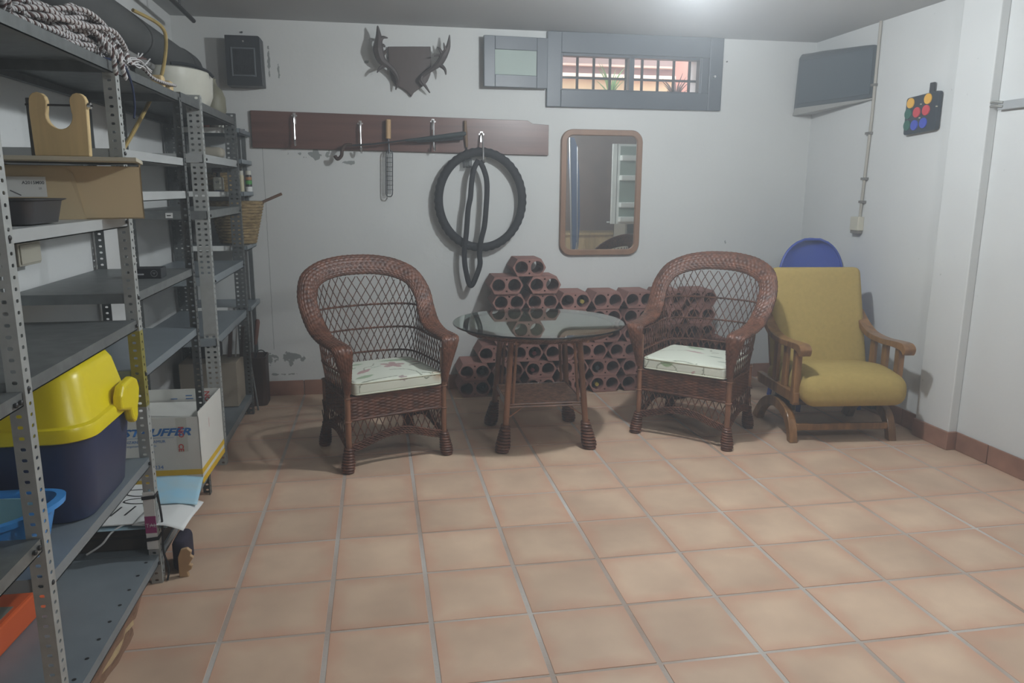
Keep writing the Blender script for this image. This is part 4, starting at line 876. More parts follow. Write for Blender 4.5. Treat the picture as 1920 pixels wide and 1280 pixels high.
b = MB(); b.grid(np.array(lay), False, True); b.add(lay[0], [tuple(range(32))]); b.add(lay[-1], [tuple(range(32))]); b.build('body', MBROWN, t, smooth=True)
MB().tube(catmull([(.02, -.05, .325), (.035, -.04, .365), (.06, 0, .36), (.07, .04, .325)], 5), .004, 6).build('handle', MBOLT, t, smooth=True)
t = thing('long_tool', 'long tool with reddish-brown grip leaning in the dark bin', 'tool', (-.29, 2.80, .06))
MB().tube([(-.02, 0, 0), (.01, .02, .37)], .006, 8).build('shaft', MBOLT, t, smooth=True); MB().tube([(.008, .02, .35), (.016, .022, .40), (.03, .03, .50), (.032, .03, .515)], [.010, .014, .016, .010], 12).build('grip', M('red_brown_grip', (96, 62, 52), rough=.5), t, smooth=True)
o = MB().tube([(-.262, 2.66, .0), (-.30, 2.70, .33)], .006, 8).build('metal_tube', MGALV, None, loc=(-.27, 2.66, 0), world=True, smooth=True); lab(o, 'thin metal tube leaning in front of the dark bin', 'tube')

# ------------------------------------------------------------------ terracotta bottle blocks
def block_mesh():
    W, H, D, R_ = .232, .1185, .25, .0445; bev = .034
    outl = [(-W/2, 0), (-W/2+bev, -H/2), (W/2-bev, -H/2), (W/2, 0), (W/2-bev, H/2), (-W/2+bev, H/2)]
    bm = bmesh.new()
    # front and back faces with holes: sample boundary loops then triangle fill
    cs = [(-.0545, 0, R_), (.0545, 0, R_), (0, .040, .0065), (0, -.040, .0065)]
    layers = []
    for y in (0, D):
        loops = [[bm.verts.new((x, y, z)) for x, z in outl]]
        for cx, cz, r in cs:
            n = 28 if r > .02 else 8
            loops.append([bm.verts.new((cx+r*math.cos(2*PI*k/n), y, cz+r*math.sin(2*PI*k/n))) for k in range(n)])
        edges = []
        for lp in loops:
            for k in range(len(lp)): edges.append(bm.edges.new((lp[k], lp[(k+1) % len(lp)])))
        bmesh.ops.triangle_fill(bm, edges=edges, use_beauty=True); layers.append(loops)
    for la, lb_ in zip(*layers):
        for k in range(len(la)):
            k2 = (k+1) % len(la); bm.faces.new((la[k], la[k2], lb_[k2], lb_[k]))
    bmesh.ops.recalc_face_normals(bm, faces=bm.faces)
    me = bpy.data.meshes.new('bottle_block'); bm.to_mesh(me); bm.free(); me.materials.append(MTERRA); return me
bmh = block_mesh()
ordn = ['leftmost', 'second from left', 'third from left', 'fourth from left', 'fifth from left', 'sixth from left', 'seventh from left', 'eighth from left', 'ninth from left']
rown = ['bottom row', 'second row up', 'third row up', 'fourth row up', 'fifth row up', 'sixth row up', 'seventh row up', 'very top']
pitch, zr, X0, YF = .2355, .1205, 1.178, 2.755
rows = [[0+k for k in range(9)], [0+k for k in range(9)], [.58+k for k in range(8)], [1.02+k for k in range(7)], [1.0+k for k in range(7)], [1.02+k for k in range(7)], [.93, 2.06], [1.60]]
blk = {}
for ri, row in enumerate(rows):
    for ci, c_ in enumerate(row):
        o = place('bottle_block', bmh, None, (X0+c_*pitch, YF+random.uniform(-.008, .006)-(.02 if ri >= 6 else 0)-(0 if ri != 7 else .005), .062+ri*zr))
        l_ = '%s two-hole terracotta bottle block in the %s' % (ordn[ci], rown[ri]) if ri < 7 else 'single two-hole terracotta bottle block crowning the top of the stack'
        tag(o, l_, 'brick', 'terracotta blocks of the bottle rack'); blk[(ri, ci)] = o.location
MBOT = M('dark_bottle_glass', (22, 34, 26), rough=.08, spec=.7); MFOIL = M('gold_foil', (196, 178, 96), rough=.35, metal=.6); MFOILR = M('dark_red_foil', (92, 40, 44), rough=.4, metal=.3)
bot = [((5, 2), 1, MFOIL, 'bottle with gold-capped neck in the sixth row up'), ((0, 4), 0, MFOIL, 'bottle with gold-capped neck in the bottom row'), ((1, 4), 0, MBLACK, 'dark bottle just above the gold-capped one in the bottom row'),
       ((2, 1), 1, MFOILR, 'dark bottle with dull red cap in the third row up'), ((1, 2), 0, MFOILR, 'dark bottle seen between the table legs, second row up'), ((1, 0), 1, MBLACK, 'dark bottle at the left end, second row up'), ((0, 0), 1, MBLACK, 'dark bottle at the left end, bottom row')]
ob = {}
for key, side, foil, l_ in bot:
    p = blk[key]; R = rotm(PI/2)
    t = thing('wine_bottle', l_, 'bottle', (p.x+(.0545 if side else -.0545), p.y+.235, p.z-.0445+.0378), 0, 'bottles lying in the terracotta blocks')
    MB().lathe([(0, 0), (.034, 0), (.037, .01), (.037, .13), (.03, .155), (.0145, .175), (.0135, .20)], n=20, R=R).build('body', MBOT, t, smooth=True)
    MB().lathe([(.0138, .185), (.0142, .215), (.0142, .222), (0, .223)], n=16, R=R).build('cap', foil, t, smooth=True)

# ------------------------------------------------------------------ wicker armchairs
def interp_curve(pts, n):
    return catmull(pts, n)
def woven(C_, W_, thick, rows, stakes, amp, n_around=None, sub=4):
    """closed woven roll: centre line C_, half-width vectors W_; strands run lengthwise around the section, waved over stakes"""
    C_ = np.array(C_); W_ = np.array(W_); K = len(C_); T_ = np.gradient(C_, axis=0); T_ /= np.linalg.norm(T_, axis=1)[:, None]
    d = np.r_[0, np.cumsum(np.linalg.norm(np.diff(C_, axis=0), axis=1))]; n = int(stakes*sub)
    s_ = np.linspace(0, d[-1], n); f = lambda A: np.stack([np.interp(s_, d, A[:, k]) for k in range(3)], 1)
    C2, W2, T2 = f(C_), f(W_), f(T_); N2 = np.cross(T2, W2); N2 /= np.linalg.norm(N2, axis=1)[:, None]
    m = rows*2*3; P = np.zeros((n, m, 3)); wl_ = np.linalg.norm(W2, axis=1)
    for j in range(m):
        q = j/m*2*PI; strand = int(j//3); inn = (j % 3)
        cx = math.copysign(abs(math.cos(q))**.8, math.cos(q)); sy = math.copysign(abs(math.sin(q))**.7, math.sin(q))
        bumpr = (0, 1, 1)[inn]*.0028
        wave = amp*np.cos(PI*np.arange(n)/sub+PI*(strand % 2))*(1 if inn else .3)
        off = bumpr+wave
        P[:, j] = C2+W2*cx*(1+(off/wl_)[:, None])+N2*(sy*(thick+off))[:, None]
    return P
BCTRL = [((-.268, -.258, .415), (-.012, -.004, 0)), ((-.276, -.270, .50), (-.024, 0, 0)), ((-.290, -.284, .612), (-.043, 0, 0)), ((-.298, -.268, .650), (-.051, 0, 0)), ((-.302, -.20, .657), (-.052, 0, 0)),
         ((-.308, -.09, .662), (-.052, 0, 0)), ((-.318, .02, .690), (-.052, .004, .006)), ((-.328, .10, .755), (-.052, .008, .012)), ((-.332, .165, .845), (-.048, .012, .022)), ((-.298, .235, .930), (-.038, .018, .036)),
         ((-.215, .285, .978), (-.022, .022, .046)), ((-.11, .312, 1.000), (-.009, .024, .050)), ((0, .320, 1.005), (0, .024, .051))]
BOTC = [(-.262, -.235), (-.262, -.19), (-.262, -.09), (-.262, .0), (-.258, .09), (-.247, .165), (-.212, .215), (-.14, .24), (-.065, .25), (0, .252)]
def mirror_pts(L_): return L_+[(-p[0],)+tuple(p[1:]) for p in L_[-2::-1]]
ZB = .385
def chair_meshes():
    c_ = mirror_pts([q[0] for q in BCTRL]); half = [q[1] for q in BCTRL]
    w_ = half+[(h[0]*1, h[1], h[2]) if False else (-h[0], h[1], h[2]) for h in half[-2::-1]]
    # width vectors point outwards on both halves
    cc = catmull(c_, 8); ww = catmull(w_, 8); out = {}
    # keep the frame consistent through the middle: on right half width vector = outward as well
    b = MB(); P = woven(cc, ww, .0105, 11, 170, .0015); b.grid(P, False, True)
    b.add(P[0], [tuple(range(P.shape[1]))]); b.add(P[-1], [tuple(range(P.shape[1]))])
    out['rim'] = b.build('rim', MWICK, mesh_only=True, smooth=2)
    # lattice surface
    inner = [np.array(q[0])-np.array(q[1])*.9 for q in BCTRL[3:]]; inner = mirror_pts([tuple(p) for p in inner]); bot = mirror_pts(BOTC)
    TI = catmull(inner, 12); BO = catmull([(p[0], p[1], ZB) for p in bot], 12)
    d = np.r_[0, np.cumsum(np.linalg.norm(np.diff(BO, axis=0), axis=1))]; L_ = d[-1]; u = d/L_
    TIf = lambda a: np.array([np.interp(a, u, TI[:, k]) for k in range(3)]); BOf = lambda a: np.array([np.interp(a, u, BO[:, k]) for k in range(3)])
    def S(a, z):
        t_, b_ = TIf(a), BOf(a); f = (z-ZB)/(t_[2]-ZB); p = b_+(t_-b_)*f; g = math.sin(PI*min(max(f, 0), 1))
        cen = np.array([0, 0.0, 0]); o_ = np.array([p[0], p[1]-(-.05), 0]); ln = np.linalg.norm(o_)+1e-6
        return p+o_/ln*.010*g
    lat = MB(); step = .0345/L_; kk = .40/L_
    n0 = int(1/step)+16
    for sg in (-1, 1):
        for q in range(-14, n0):
            u0 = q*step; pts = []
            z = ZB-.005
            while z < 1.0:
                a = u0+sg*kk*(z-ZB)
                if 0.004 < a < .996:
                    if z > TIf(a)[2]+.004: 
                        if pts: break
                    else: 
                        p = S(a, z); o_ = np.array([p[0], p[1]+.05, 0]); o_ /= np.linalg.norm(o_); pts.append(p+o_*.0022*sg)
                elif pts: break
                z += .028
            if len(pts) > 1: lat.tube(pts, .0027, 5, caps=False)
    out['lattice'] = lat.build('lattice', MWICK, mesh_only=True, smooth=2)
    rails = []
    for zr_ in (.505, .640, .775, .880):
        us = [a for a in np.linspace(.004, .996, 160) if TIf(a)[2] > zr_-.004]
        if zr_ > .85: continue
        r_ = MB()
        for ph in (0, PI):
            r_.tube([S(a, zr_)+np.array([0, 0, .0035*math.cos(a*260+ph)])+np.array([S(a, zr_)[0], S(a, zr_)[1]+.05, 0])/.26*.004*math.sin(a*260+ph) for a in np.linspace(us[0], us[-1], 260)], .0038, 5)
        out['rail_%d' % len(rails)] = r_.build('lattice_rail', MWICK, mesh_only=True, smooth=2); rails.append(1)
    # seat band: woven wall around the seat
    ring_ = [(-.262, -.244), (0, -.246), (.262, -.244), (.266, -.1), (.262, .03), (.236, .14), (.13, .222), (0, .243), (-.13, .222), (-.236, .14), (-.262, .03), (-.266, -.1)]
    # straight front
    fr = [(-.262+.524*k/6, -.244) for k in range(7)]; bk = [(.266, -.15), (.266, -.03), (.263, .07), (.252, .16), (.215, .215), (.13, .245), (0, .252)]
    loop = fr+bk+[(-x, y) for x, y in bk[-2::-1]]
    LP = catmull([(x, y, 0) for x, y in loop], 16, closed=True); dd = np.linalg.norm(np.diff(np.vstack([LP, LP[:1]]), axis=0), axis=1); s_ = np.r_[0, np.cumsum(dd)]; tot = s_[-1]
    LPc = np.vstack([LP, LP[:1]]); stk = 62; n = stk*4; uu = np.linspace(0, tot, n, endpoint=False)
    PX = np.stack([np.interp(uu, s_, LPc[:, k]) for k in range(2)], 1); TT = np.roll(PX, -1, 0)-np.roll(PX, 1, 0); TT /= np.linalg.norm(TT, axis=1)[:, None]; NN = np.stack([TT[:, 1], -TT[:, 0]], 1)
    nr = 13; G = []
    for j in range(nr*3+1):
        z = .275+.110*j/(nr*3); st = j//3; inn = j % 3
        off = (0 if inn == 0 else .0028)+.0034*np.cos(PI*np.arange(n)/4+PI*(st % 2))*(0 if inn == 0 else 1)
        G.append(np.c_[PX+NN*off[:, None], np.full(n, z)])
    b = MB(); b.grid(np.array(G), False, True); out['seat_band'] = b.build('seat_band', MWICK, mesh_only=True, smooth=2)
    b = MB()
    for z in (.272, .388): b.tube([(x, y, z) for x, y in PX[::3]], .008, 7, closed=True)
    out['seat_frame'] = b.build('seat_frame', MWICK, mesh_only=True, smooth=2)
    top_ = [(x*.985, y*.985, .380) for x, y in PX[::4]]; b = MB(); b.add(top_+[(x, y, .374) for x, y, z in top_], [tuple(range(len(top_))), tuple(range(2*len(top_)-1, len(top_)-1, -1))]); out['seat'] = b.build('seat', MWICKD, mesh_only=True)
    # skirts: lattice and arched border on front, sides and back
    sk = MB(); bd = MB()
    sides = [((-.262, -.244), (.262, -.244)), ((.266, -.235), (.262, .225)), ((-.266, -.235), (-.262, .225)), ((-.24, .232), (.24, .232))]
    for (a, c) in sides:
        a = np.array(a); c = np.array(c); Ls = np.linalg.norm(c-a); di = (c-a)/Ls; nn = np.array([di[1], -di[0]])
        arch = lambda x: .125+.060*(math.sin(PI*min(max(x/Ls, 0), 1))**1.5)
        for sg in (-1, 1):
            q = -.12
            while q < Ls+.12:
                pts = []
                for k in range(9):
                    z = .272-.165*k/8; x = q+sg*.42*(.272-z)
                    if 0.006 < x < Ls-.006 and z > arch(x)-.004: p = a+di*x+nn*.002*sg; pts.append((p[0], p[1], z))
                    elif pts: break
                if len(pts) > 1: sk.tube(pts, .0028, 5, caps=False)
                q += .040
        for st in range(4):
            for ph in (0, PI):
                pts = []
                for x in np.linspace(0, Ls, 70):
                    off = .0042*math.sin(x*150+ph+st); p = a+di*x+nn*(off+.002); pts.append((p[0], p[1], arch(x)-.011*st+.011+.003*math.cos(x*150+ph+st)))
                bd.tube(pts, .0044, 5)
    out['skirt'] = sk.build('skirt_lattice', MWICK, mesh_only=True, smooth=2); out['border'] = bd.build('skirt_border', MWICK, mesh_only=True, smooth=2)
    # legs
    legs = []
    for (x, y, zt) in ((-.268, -.246, .60), (.268, -.246, .60), (-.245, .205, .385), (.245, .205, .385)):
        b = MB(); b.tube([(x, y, .10), (x, y, zt)], .0155, 12); ox, oy = (.012*math.copysign(1, x), .012*math.copysign(1, y)) if True else (0, 0)
        fb = MB(); fb.tube([(x, y, .13), (x+ox*.5, y+oy*.5, .06), (x+ox, y+oy, 0.0)], [.017, .028, .024], 12)
        turns = 9; hp = []
        for k in range(turns*14+1):
            f = k/(turns*14); z = .132-.126*f; a = 2*PI*turns*f; r = np.interp(f, [0, .25, .7, .9, 1], [.018, .023, .030, .029, .025]); hp.append((x+ox*f+r*math.cos(a), y+oy*f+r*math.sin(a), z))
        fb.tube(hp, .0072, 6)
        for z in (.268, .39): b.tube([(x+.017*math.cos(a), y+.017*math.sin(a), z+.0) for a in np.linspace(0, 2*PI, 14, endpoint=False)], .004, 6, closed=True)
        legs.append((b.build('leg', MCANE, mesh_only=True, smooth=True), fb.build('foot_wrapping', MWICK, mesh_only=True, smooth=True)))
    out['legs'] = legs
    return out
CM = chair_meshes()
def wicker_chair(label, loc, rz):
    t = thing('wicker_armchair', label, 'armchair', loc, rz, 'brown wicker armchairs')
    for k, nm in (('rim', 'rim'), ('lattice', 'back_lattice'), ('rail_0', 'lattice_rail'), ('rail_1', 'lattice_rail'), ('rail_2', 'lattice_rail'), ('seat_band', 'seat_band'), ('seat_frame', 'seat_frame'), ('seat', 'seat'), ('skirt', 'skirt_lattice'), ('border', 'skirt_border')):
        if k in CM: place(nm, CM[k], t)
    for me, mf in CM['legs']:
        lg = place('leg', me, t); place('foot_wrapping', mf, lg)
    return t
CL, CR = ((.529, 1.775, 0), .359), ((2.412, 1.826, 0), -.762)
wicker_chair('brown wicker armchair left of the glass table, facing right', *CL)
wicker_chair('brown wicker armchair right of the glass table, facing left', *CR)
# printed seat cushions
def cushion_print(motifs, stain=None):
    base = np.array(srgb((206, 210, 196)))
    def f(co):
        out = np.tile(np.r_[base, 1.0], (len(co), 1)); x = co[:, 0]; y = np.where(co[:, 2] > .058, co[:, 1], -.235-(.065-co[:, 2]))
        def put(mask, col, k=1.0): out[mask, :3] = out[mask, :3]*(1-k)+np.array(srgb(col))*k
        for m_ in motifs:
            if m_[0] == 'leaf':
                _, cx, cy, a, L_, W_, col = m_; dx = (x-cx)*math.cos(a)+(y-cy)*math.sin(a); dy = -(x-cx)*math.sin(a)+(y-cy)*math.cos(a)
                put((abs(dx) < L_) & (abs(dy) < W_*(1-(dx/L_)**2)), col, .75)
            if m_[0] == 'flower':
                _, cx, cy, R_, col = m_; r = np.hypot(x-cx, y-cy); th = np.arctan2(y-cy, x-cx); put(r < R_*(.35+.65*abs(np.cos(2.5*th))), col, .7)
            if m_[0] == 'vine':
                _, pts, w_, col = m_; c = catmull(pts, 14)
                for k in range(len(c)-1):
                    a_, b_ = c[k], c[k+1]; ab = b_-a_; tt = np.clip(((x-a_[0])*ab[0]+(y-a_[1])*ab[1])/(ab@ab+1e-12), 0, 1); dd = np.hypot(x-a_[0]-tt*ab[0], y-a_[1]-tt*ab[1]); put(dd < w_, col, .6)
        if stain:
            r = np.hypot(x-stain[0], y-stain[1])/stain[2]; k = np.clip(1-r, 0, 1)[:, None]*.8; out[:, :3] = out[:, :3]*(1-k)+np.array(srgb((150, 106, 52)))*k
        return out
    return f
MCUSH = vcol_material('printed_cushion_cloth')
GR, PK, GY, VI = (122, 152, 112), (160, 104, 112), (122, 138, 122), (104, 110, 88)
mA = [('leaf', -.21, .03, .3, .075, .026, GR), ('leaf', -.12, .12, .1, .05, .018, GR), ('leaf', .12, .13, -.1, .10, .024, GR), ('flower', .06, .02, .070, PK), ('leaf', -.13, -.05, .6, .06, .02, PK), ('leaf', -.16, -.15, .3, .06, .02, GR), ('flower', .02, -.225, .026, (120, 80, 90)),
      ('vine', [(-.02, .10), (-.05, .04), (-.10, .02), (-.12, -.03)], .003, VI), ('vine', [(.0, -.08), (.08, -.10), (.12, -.16), (.12, -.21), (.15, -.25), (.18, -.22), (.14, -.20)], .0035, VI), ('vine', [(-.22, -.28), (-.21, -.23), (-.17, -.22), (-.08, -.21), (.0, -.20)], .003, VI),
      ('vine', [(.14, -.03), (.18, -.01), (.22, .01)], .006, (110, 100, 96)), ('vine', [(-.07, .0), (-.01, .02)], .004, GY), ('vine', [(.2, -.13), (.23, -.18), (.19, -.22), (.24, -.25)], .003, VI), ('leaf', .22, .05, -.4, .04, .014, PK)]
mB = [('leaf', -.07, .16, -.5, .08, .028, GR), ('leaf', -.03, .03, -.3, .07, .014, PK), ('leaf', .12, -.03, .0, .05, .012, GY), ('leaf', -.10, -.245, .0, .04, .022, (110, 146, 90)), ('leaf', .19, -.12, 0, .03, .01, GY), ('vine', [(.03, .16), (.05, .10), (.10, .08), (.07, .05)], .003, VI),
      ('vine', [(-.16, -.30), (-.15, -.26), (-.10, -.245), (-.05, -.26), (-.03, -.30)], .0028, VI), ('vine', [(.10, -.31), (.12, -.27), (.12, -.24), (.12, -.27), (.15, -.31)], .0028, VI), ('leaf', .06, -.28, .9, .016, .007, PK), ('vine', [(-.22, -.03), (-.18, .02), (-.13, .03), (-.08, .05)], .003, VI), ('vine', [(-.24, -.21), (-.21, -.24), (-.24, -.30)], .003, VI), ('vine', [(.08, -.20), (.07, -.225), (.0, -.215), (-.06, -.22)], .0025, VI)]
for (loc, rz), mot, stain, l_ in ((CL, mA, (.225, -.235, .05), 'cream floral seat cushion with brown corner stain on left armchair'), (CR, mB, None, 'cream floral seat cushion on the right wicker armchair')):
    t = thing('seat_cushion', l_, 'cushion', (loc[0], loc[1], .3965), rz, 'floral cushions of the wicker armchairs')
    if rz > 0: t.location.x += .035*math.sin(rz)+.01; t.location.y -= .03*math.cos(rz)
    else: t.location.x += .03*math.sin(rz); t.location.y -= .03*math.cos(rz)
    b = MB(); b.rbox((0, -.0, .0375), (.495, .46, .075), .022, n=90, puff=.010); b.build('cover', MCUSH, t, smooth=2, merge=True, vcol=cushion_print(mot, stain))
    for z in (.010, .066):
        b = MB(); b.tube([(x, y, z) for x, y in rrect(-.246, .246, -.229, .229, .03, 6)], .0042, 6, closed=True); b.build('piping', M('cream_piping', (204, 208, 190), rough=.8) if 'cream_piping' not in bpy.data.materials else bpy.data.materials['cream_piping'], t, smooth=True)

# ------------------------------------------------------------------ round wicker table with glass top
t = thing('round_table', 'round brown wicker table with glass top between the armchairs', 'table', (1.440, 1.865, 0), -.02)
for sx_, sy_ in ((-1, -1), (1, -1), (1, 1), (-1, 1)):
    b = MB(); fx, fy_ = .238*sx_, .245*sy_; tx, ty_ = .190*sx_, .195*sy_
    P0_ = lambda z: (fx+(tx-fx)*z/.64, fy_+(ty_-fy_)*z/.64, z)
    b.tube([P0_(.10), P0_(.645)], .0175, 12); b.tube([(P0_(.27)[0]-.032*sx_, P0_(.27)[1], .27), (P0_(.60)[0]-.030*sx_, P0_(.60)[1], .60)], .009, 8)
    turns = 9; hp = []
    for k in range(turns*14+1):
        f = k/(turns*14); z = .155-.149*f; a = 2*PI*turns*f; r = np.interp(f, [0, .3, .75, .92, 1], [.020, .027, .037, .036, .030]); p = P0_(z); hp.append((p[0]+.012*sx_*f+r*math.cos(a), p[1]+.012*sy_*f+r*math.sin(a), z))
    lg = b.build('leg', MCANE, t, smooth=True); b = MB(); b.tube(hp, .0076, 6); b.tube([P0_(.15), (P0_(0)[0]+.012*sx_, P0_(0)[1]+.012*sy_, 0)], [.02, .028], 10); b.build('foot_wrapping', MWICK, lg, smooth=True)
# lower shelf
hs = .215; G = []
nn_ = 90
xs = np.linspace(-hs, hs, nn_); A_, B2 = np.meshgrid(xs, xs, indexing='ij'); Z = .262+.0015*np.cos(PI*np.arange(nn_)[:, None]/2)*np.cos(PI*np.arange(nn_)[None, :]/2)
b = MB(); b.grid(np.stack([A_, B2, Z], 2)); b.build('shelf', MWSH, t, smooth=2, solid=.005)
b = MB()
for s1 in (-1, 1):
    for z in (.262, .246): b.tube([(-hs, s1*hs, z), (hs, s1*hs, z)], .0065, 8); b.tube([(s1*hs, -hs, z), (s1*hs, hs, z)], .0065, 8)
b.build('shelf_frame', MCANE, t, smooth=True)
for sx_ in (-1, 1):
    for sy_ in (-1, 1):
        MB().tube([(sx_*.13, sy_*hs, .243), (sx_*.215, sy_*.222, .185)], .0045, 7).build('brace', MCANE, t, smooth=True)
        MB().tube([(sx_*.10, sy_*.195, .635), (sx_*.185, sy_*.20, .56)], .0055, 7).build('brace', MCANE, t, smooth=True)
# rim: plaited ring and woven disc
b = MB()
for r0_, z in ((.425, .672), (.428, .658), (.418, .646)):
    for ph in (0, 2*PI/3, 4*PI/3): b.tube([((r0_+.0045*math.cos(60*a+ph))*math.cos(a), (r0_+.0045*math.cos(60*a+ph))*math.sin(a), z+.0045*math.sin(60*a+ph)) for a in np.linspace(0, 2*PI, 480, endpoint=False)], .0045, 5, closed=True)
b.build('rim', MWICK, t, smooth=2)
b = MB(); P = []
for i, r in enumerate(np.linspace(.02, .42, 70)): P.append([(r*math.cos(a), r*math.sin(a), .664+.0014*math.cos(PI*i/1.5)*math.cos(PI*k/2)) for k, a in enumerate(np.linspace(0, 2*PI, 160, endpoint=False))])
b.grid(np.array(P), False, True); b.build('woven_top', MWICKD, t, smooth=2, solid=.006)
b = MB()
for s1 in (-.19, .19): b.tube([(-.38, s1, .648), (.38, s1, .648)], .011, 8); b.tube([(s1, -.38, .642), (s1, .38, .642)], .011, 8)
b.build('top_frame', MCANE, t, smooth=True)
o = MB().lathe([(0, 0), (.486, 0), (.4895, .003), (.4895, .007), (.486, .010), (0, .010)], n=128).build('glass_top', MGLASS, t, loc=(-.008, -.022, .6805), smooth=True); o['label'] = 'clear round glass top'

# ------------------------------------------------------------------ mustard glider armchair
t = thing('glider_armchair', 'mustard upholstered glider armchair with oak arms beside the right wall', 'armchair', (3.20, 1.74, 0), -.10)
for sg in (-1, 1):
    X = .298*sg
    th_ = [(-.275, .0), (-.24, .10), (-.19, .165), (-.08, .205), (.05, .20), (.16, .155), (.24, .085), (.30, .005)]
    bo = [(-.225, .0), (-.205, .06), (-.15, .115), (-.05, .145), (.04, .142), (.13, .105), (.19, .05), (.215, .0)]
    poly = [tuple(p[:2]) for p in catmull([(a, b_, 0) for a, b_ in th_], 5)]+[tuple(p[:2]) for p in catmull([(a, b_, 0) for a, b_ in bo], 5)[::-1]]
    MB().prism(poly, X-.024, X+.024, f=lambda a, z, d: (d, a, z)).build('skid', MOAK, t, bevel=.006)
    # arm side: lower rail, slats, armrest
    X = .302*sg
    MB().prism([(-.27, .235), (.25, .235), (.27, .30), (-.27, .30)], X-.018, X+.018, f=lambda a, z, d: (d, a, z)).build('side_rail', MOAK, t, bevel=.006)
    MB().prism([(-.265, .225), (-.225, .225), (-.222, .545), (-.262, .545)], X-.020, X+.020, f=lambda a, z, d: (d, a, z)).build('front_post', MOAK, t, bevel=.005)
    for y in (-.10, .03): MB().bb((X-.011, y-.026, .295), (X+.011, y+.026, .57+.25*max(0, y))).build('slat', MOAK, t, bevel=.004)
    tp = catmull([(-.335, .535, 0), (-.338, .565, 0), (-.30, .588, 0), (-.20, .585, 0), (-.08, .578, 0), (.06, .59, 0), (.16, .635, 0), (.25, .70, 0)], 6); bt = catmull([(-.325, .522, 0), (-.29, .545, 0), (-.20, .550, 0), (-.08, .545, 0), (.06, .555, 0), (.15, .59, 0), (.24, .655, 0)], 6)
    MB().prism([tuple(p[:2]) for p in tp]+[tuple(p[:2]) for p in bt[::-1]], X-.034, X+.034, f=lambda a, z, d: (d, a, z)).build('armrest', MOAK, t, bevel=.010, seg=3)
MB().bb((-.275, -.245, .065), (.275, -.222, .105)).build('stretcher', MOAK, t, bevel=.005); MB().bb((-.275, .12, .11), (.275, .15, .15)).build('stretcher', MOAK, t, bevel=.005)
MB().bb((-.30, -.22, .235), (.30, .24, .262)).build('seat_frame', M('dark_underframe', (56, 44, 36), rough=.7), t)
for sg in (-1, 1): MB().bb((.25*sg-.015, -.12, .15), (.25*sg+.015, .10, .24)).build('hanger', MBOLT, t)
def seatdef(Q):
    Q = Q.copy(); y = Q[..., 1]; Q[..., 2] -= .030*np.clip((-y-.05)/.25, 0, 1)**2; Q[..., 2] -= .05*np.clip((y+.05)/.4, 0, 1)*1.0; return Q
MB().rbox((.022, -.055, .330), (.62, .60, .180), .080, n=26, puff=.016, deform=seatdef).build('seat_cushion', MMUST, t, smooth=2, merge=True)
Rb_ = rotm(math.radians(-17))
MB().rbox((.022, .235, .640), (.585, .125, .65), .042, n=26, R=Rb_).build('backrest', MMUST, t, smooth=2, merge=True)
MB().box((0, .325, .60), (.50, .03, .55), R=Rb_).build('back_frame', MOAK, t, bevel=.01)

# ------------------------------------------------------------------ blue plastic chair in the corner behind
t = thing('plastic_chair', 'blue plastic chair with rounded back standing behind the mustard armchair', 'chair', (3.475, 2.43, 0), -.05)
def shell(u, v):
    w = .235*math.sqrt(max(0, 1-max(0, (v-.45)/.55)**3.2)) if v > .45 else .235-.02*(.45-v); z = .42+.69*v; y = -.02+.045*v-.05*(u*u)+.05
    return (u*w, y, z)
b = MB(); b.grid(np.array([[shell(u, v) for u in np.linspace(-1, 1, 25)] for v in np.r_[np.linspace(0, .9, 22), np.linspace(.92, 1, 8)]])); b.build('backrest', MBLUEP, t, smooth=2, solid=.008)
b = MB(); pr2 = [shell(-1, v) for v in np.linspace(0, .99, 30)]+[shell(1, v) for v in np.linspace(.99, 0, 30)]; b.tube(pr2, .009, 8); b.build('rim', MBLUEP, t, smooth=True)
b = MB(); b.rbox((0, -.17, .43), (.43, .40, .03), .014, n=10); b.build('seat', MBLUEP, t, smooth=True, merge=True)
for sx_ in (-1, 1):
    for y, y2 in ((-.33, -.36), (.0, .06)): MB().tube([(sx_*.19, y, .43), (sx_*.215, y2, 0)], [.022, .016], 8).build('leg', MBLUEP, t, smooth=True)

# ------------------------------------------------------------------ behind the camera, seen in the mirror
t = thing('ironing_board', 'folded blue ironing board leaning upright at the far end', 'ironing board', (3.28, -2.0, 0))
R_ = rotm(0, math.radians(-6), 0)
b = MB(); b.prism([(-.10, .60), (-.02, .60), (.02, 1.0), (.035, 1.6), (.02, 2.0), (-.02, 2.12), (-.08, 2.12), (-.11, 1.8)], -.012, .012, f=lambda x, z, d: (x+.06*(1.4-z), d, z)); b.build('cover', M('blue_striped_cover', (70, 92, 132), rough=.8, var=.3, vscale=40, stretch=(1, 1, .01)), t)
b = MB(); b.tube([(-.12+.06*.8, .02, .60), (-.13, .02, 2.12)], .014, 8); b.tube([(.02, .03, .02), (-.02, .03, 2.0)], .008, 8); b.build('frame', MCHROME, t, smooth=True)
b = MB(); b.tube([(-.10, .03, .0), (0, .03, .7)], .01, 8); b.tube([(.12, .03, 0), (0, .03, .7)], .01, 8); b.build('leg_frame', MCHROME, t, smooth=True)
t = thing('refrigerator', 'white refrigerator standing open at the far end of the room', 'refrigerator', (4.45, -2.75, 0))
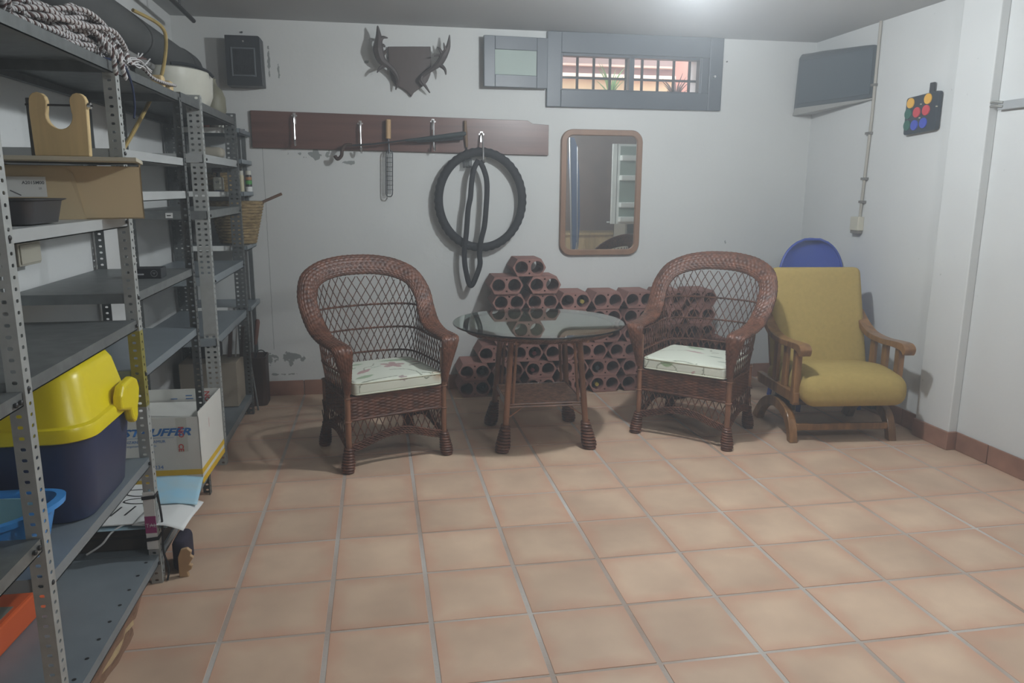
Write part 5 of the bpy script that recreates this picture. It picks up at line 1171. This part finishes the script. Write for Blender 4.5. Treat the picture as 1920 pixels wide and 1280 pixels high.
b = MB(); b.bb((-.30, -.30, .02), (.30, .25, .70)).bb((-.30, -.30, .72), (-.26, .25, 2.05)).bb((.26, -.30, .72), (.30, .25, 2.05)).bb((-.30, -.30, .70), (.30, .25, .74)).bb((-.30, -.30, 2.01), (.30, .25, 2.06)).bb((-.30, -.30, .72), (.30, -.26, 2.05)); b.build('body', MCERAM, t, bevel=.01)
WHT = M('white_enamel', (232, 238, 234), rough=.35)
b = MB(); b.bb((-.66, .66, .95), (-.58, .70, 2.05)).bb((-.60, .68, .95), (-.10, .70, 2.05)).bb((-.14, .66, .95), (-.08, .72, 2.05)).bb((-.60, .30, .95), (-.56, .34, .97)); b.build('door', WHT, t, bevel=.006)
MB().bb((-.55, .702, .98), (-.15, .706, 2.02)).build('door_lining', M('grey_green_lining', (150, 166, 156), rough=.5), t)
for z in (.98, 1.18, 1.55, 1.82):
    MB().bb((-.56, .70, z), (-.16, .80, z+.075)).build('door_bin', WHT, t, bevel=.015)
MB().bb((-.30, .24, .95), (-.27, .70, 2.05)).build('hinge_panel', WHT, t)
t = thing('storage_bench', 'pale wooden cupboard with plank front at the far end', 'cupboard', (3.7, -3.6, 0))
MB().bb((-1.2, -.3, 0), (1.2, .3, .72)).build('body', MWOODY, t); MB().bb((-1.25, -.32, .72), (1.25, .34, .76)).build('top', MWOODY, t, bevel=.004); MB().bb((-1.2, .3, .38), (1.2, .33, .41)).build('rail', MWOODY, t)

# thin haze volume added to imitate camera glare and bloom
hz = M('lens_veil_scatter', (255, 255, 255)); nt = hz.node_tree; nt.nodes.remove(nt.nodes['Principled BSDF'])
vs_ = nt.nodes.new('ShaderNodeVolumeScatter'); vs_.inputs['Color'].default_value = (.93, .97, 1, 1); vs_.inputs['Density'].default_value = .042; vs_.inputs['Anisotropy'].default_value = .2
nt.links.new(vs_.outputs[0], nt.nodes['Material Output'].inputs['Volume'])
o = MB().bb((XL-3, YN-2, -1), (XE+4, 13, 8)).build('lens_veil', hz); o['kind'] = 'structure'
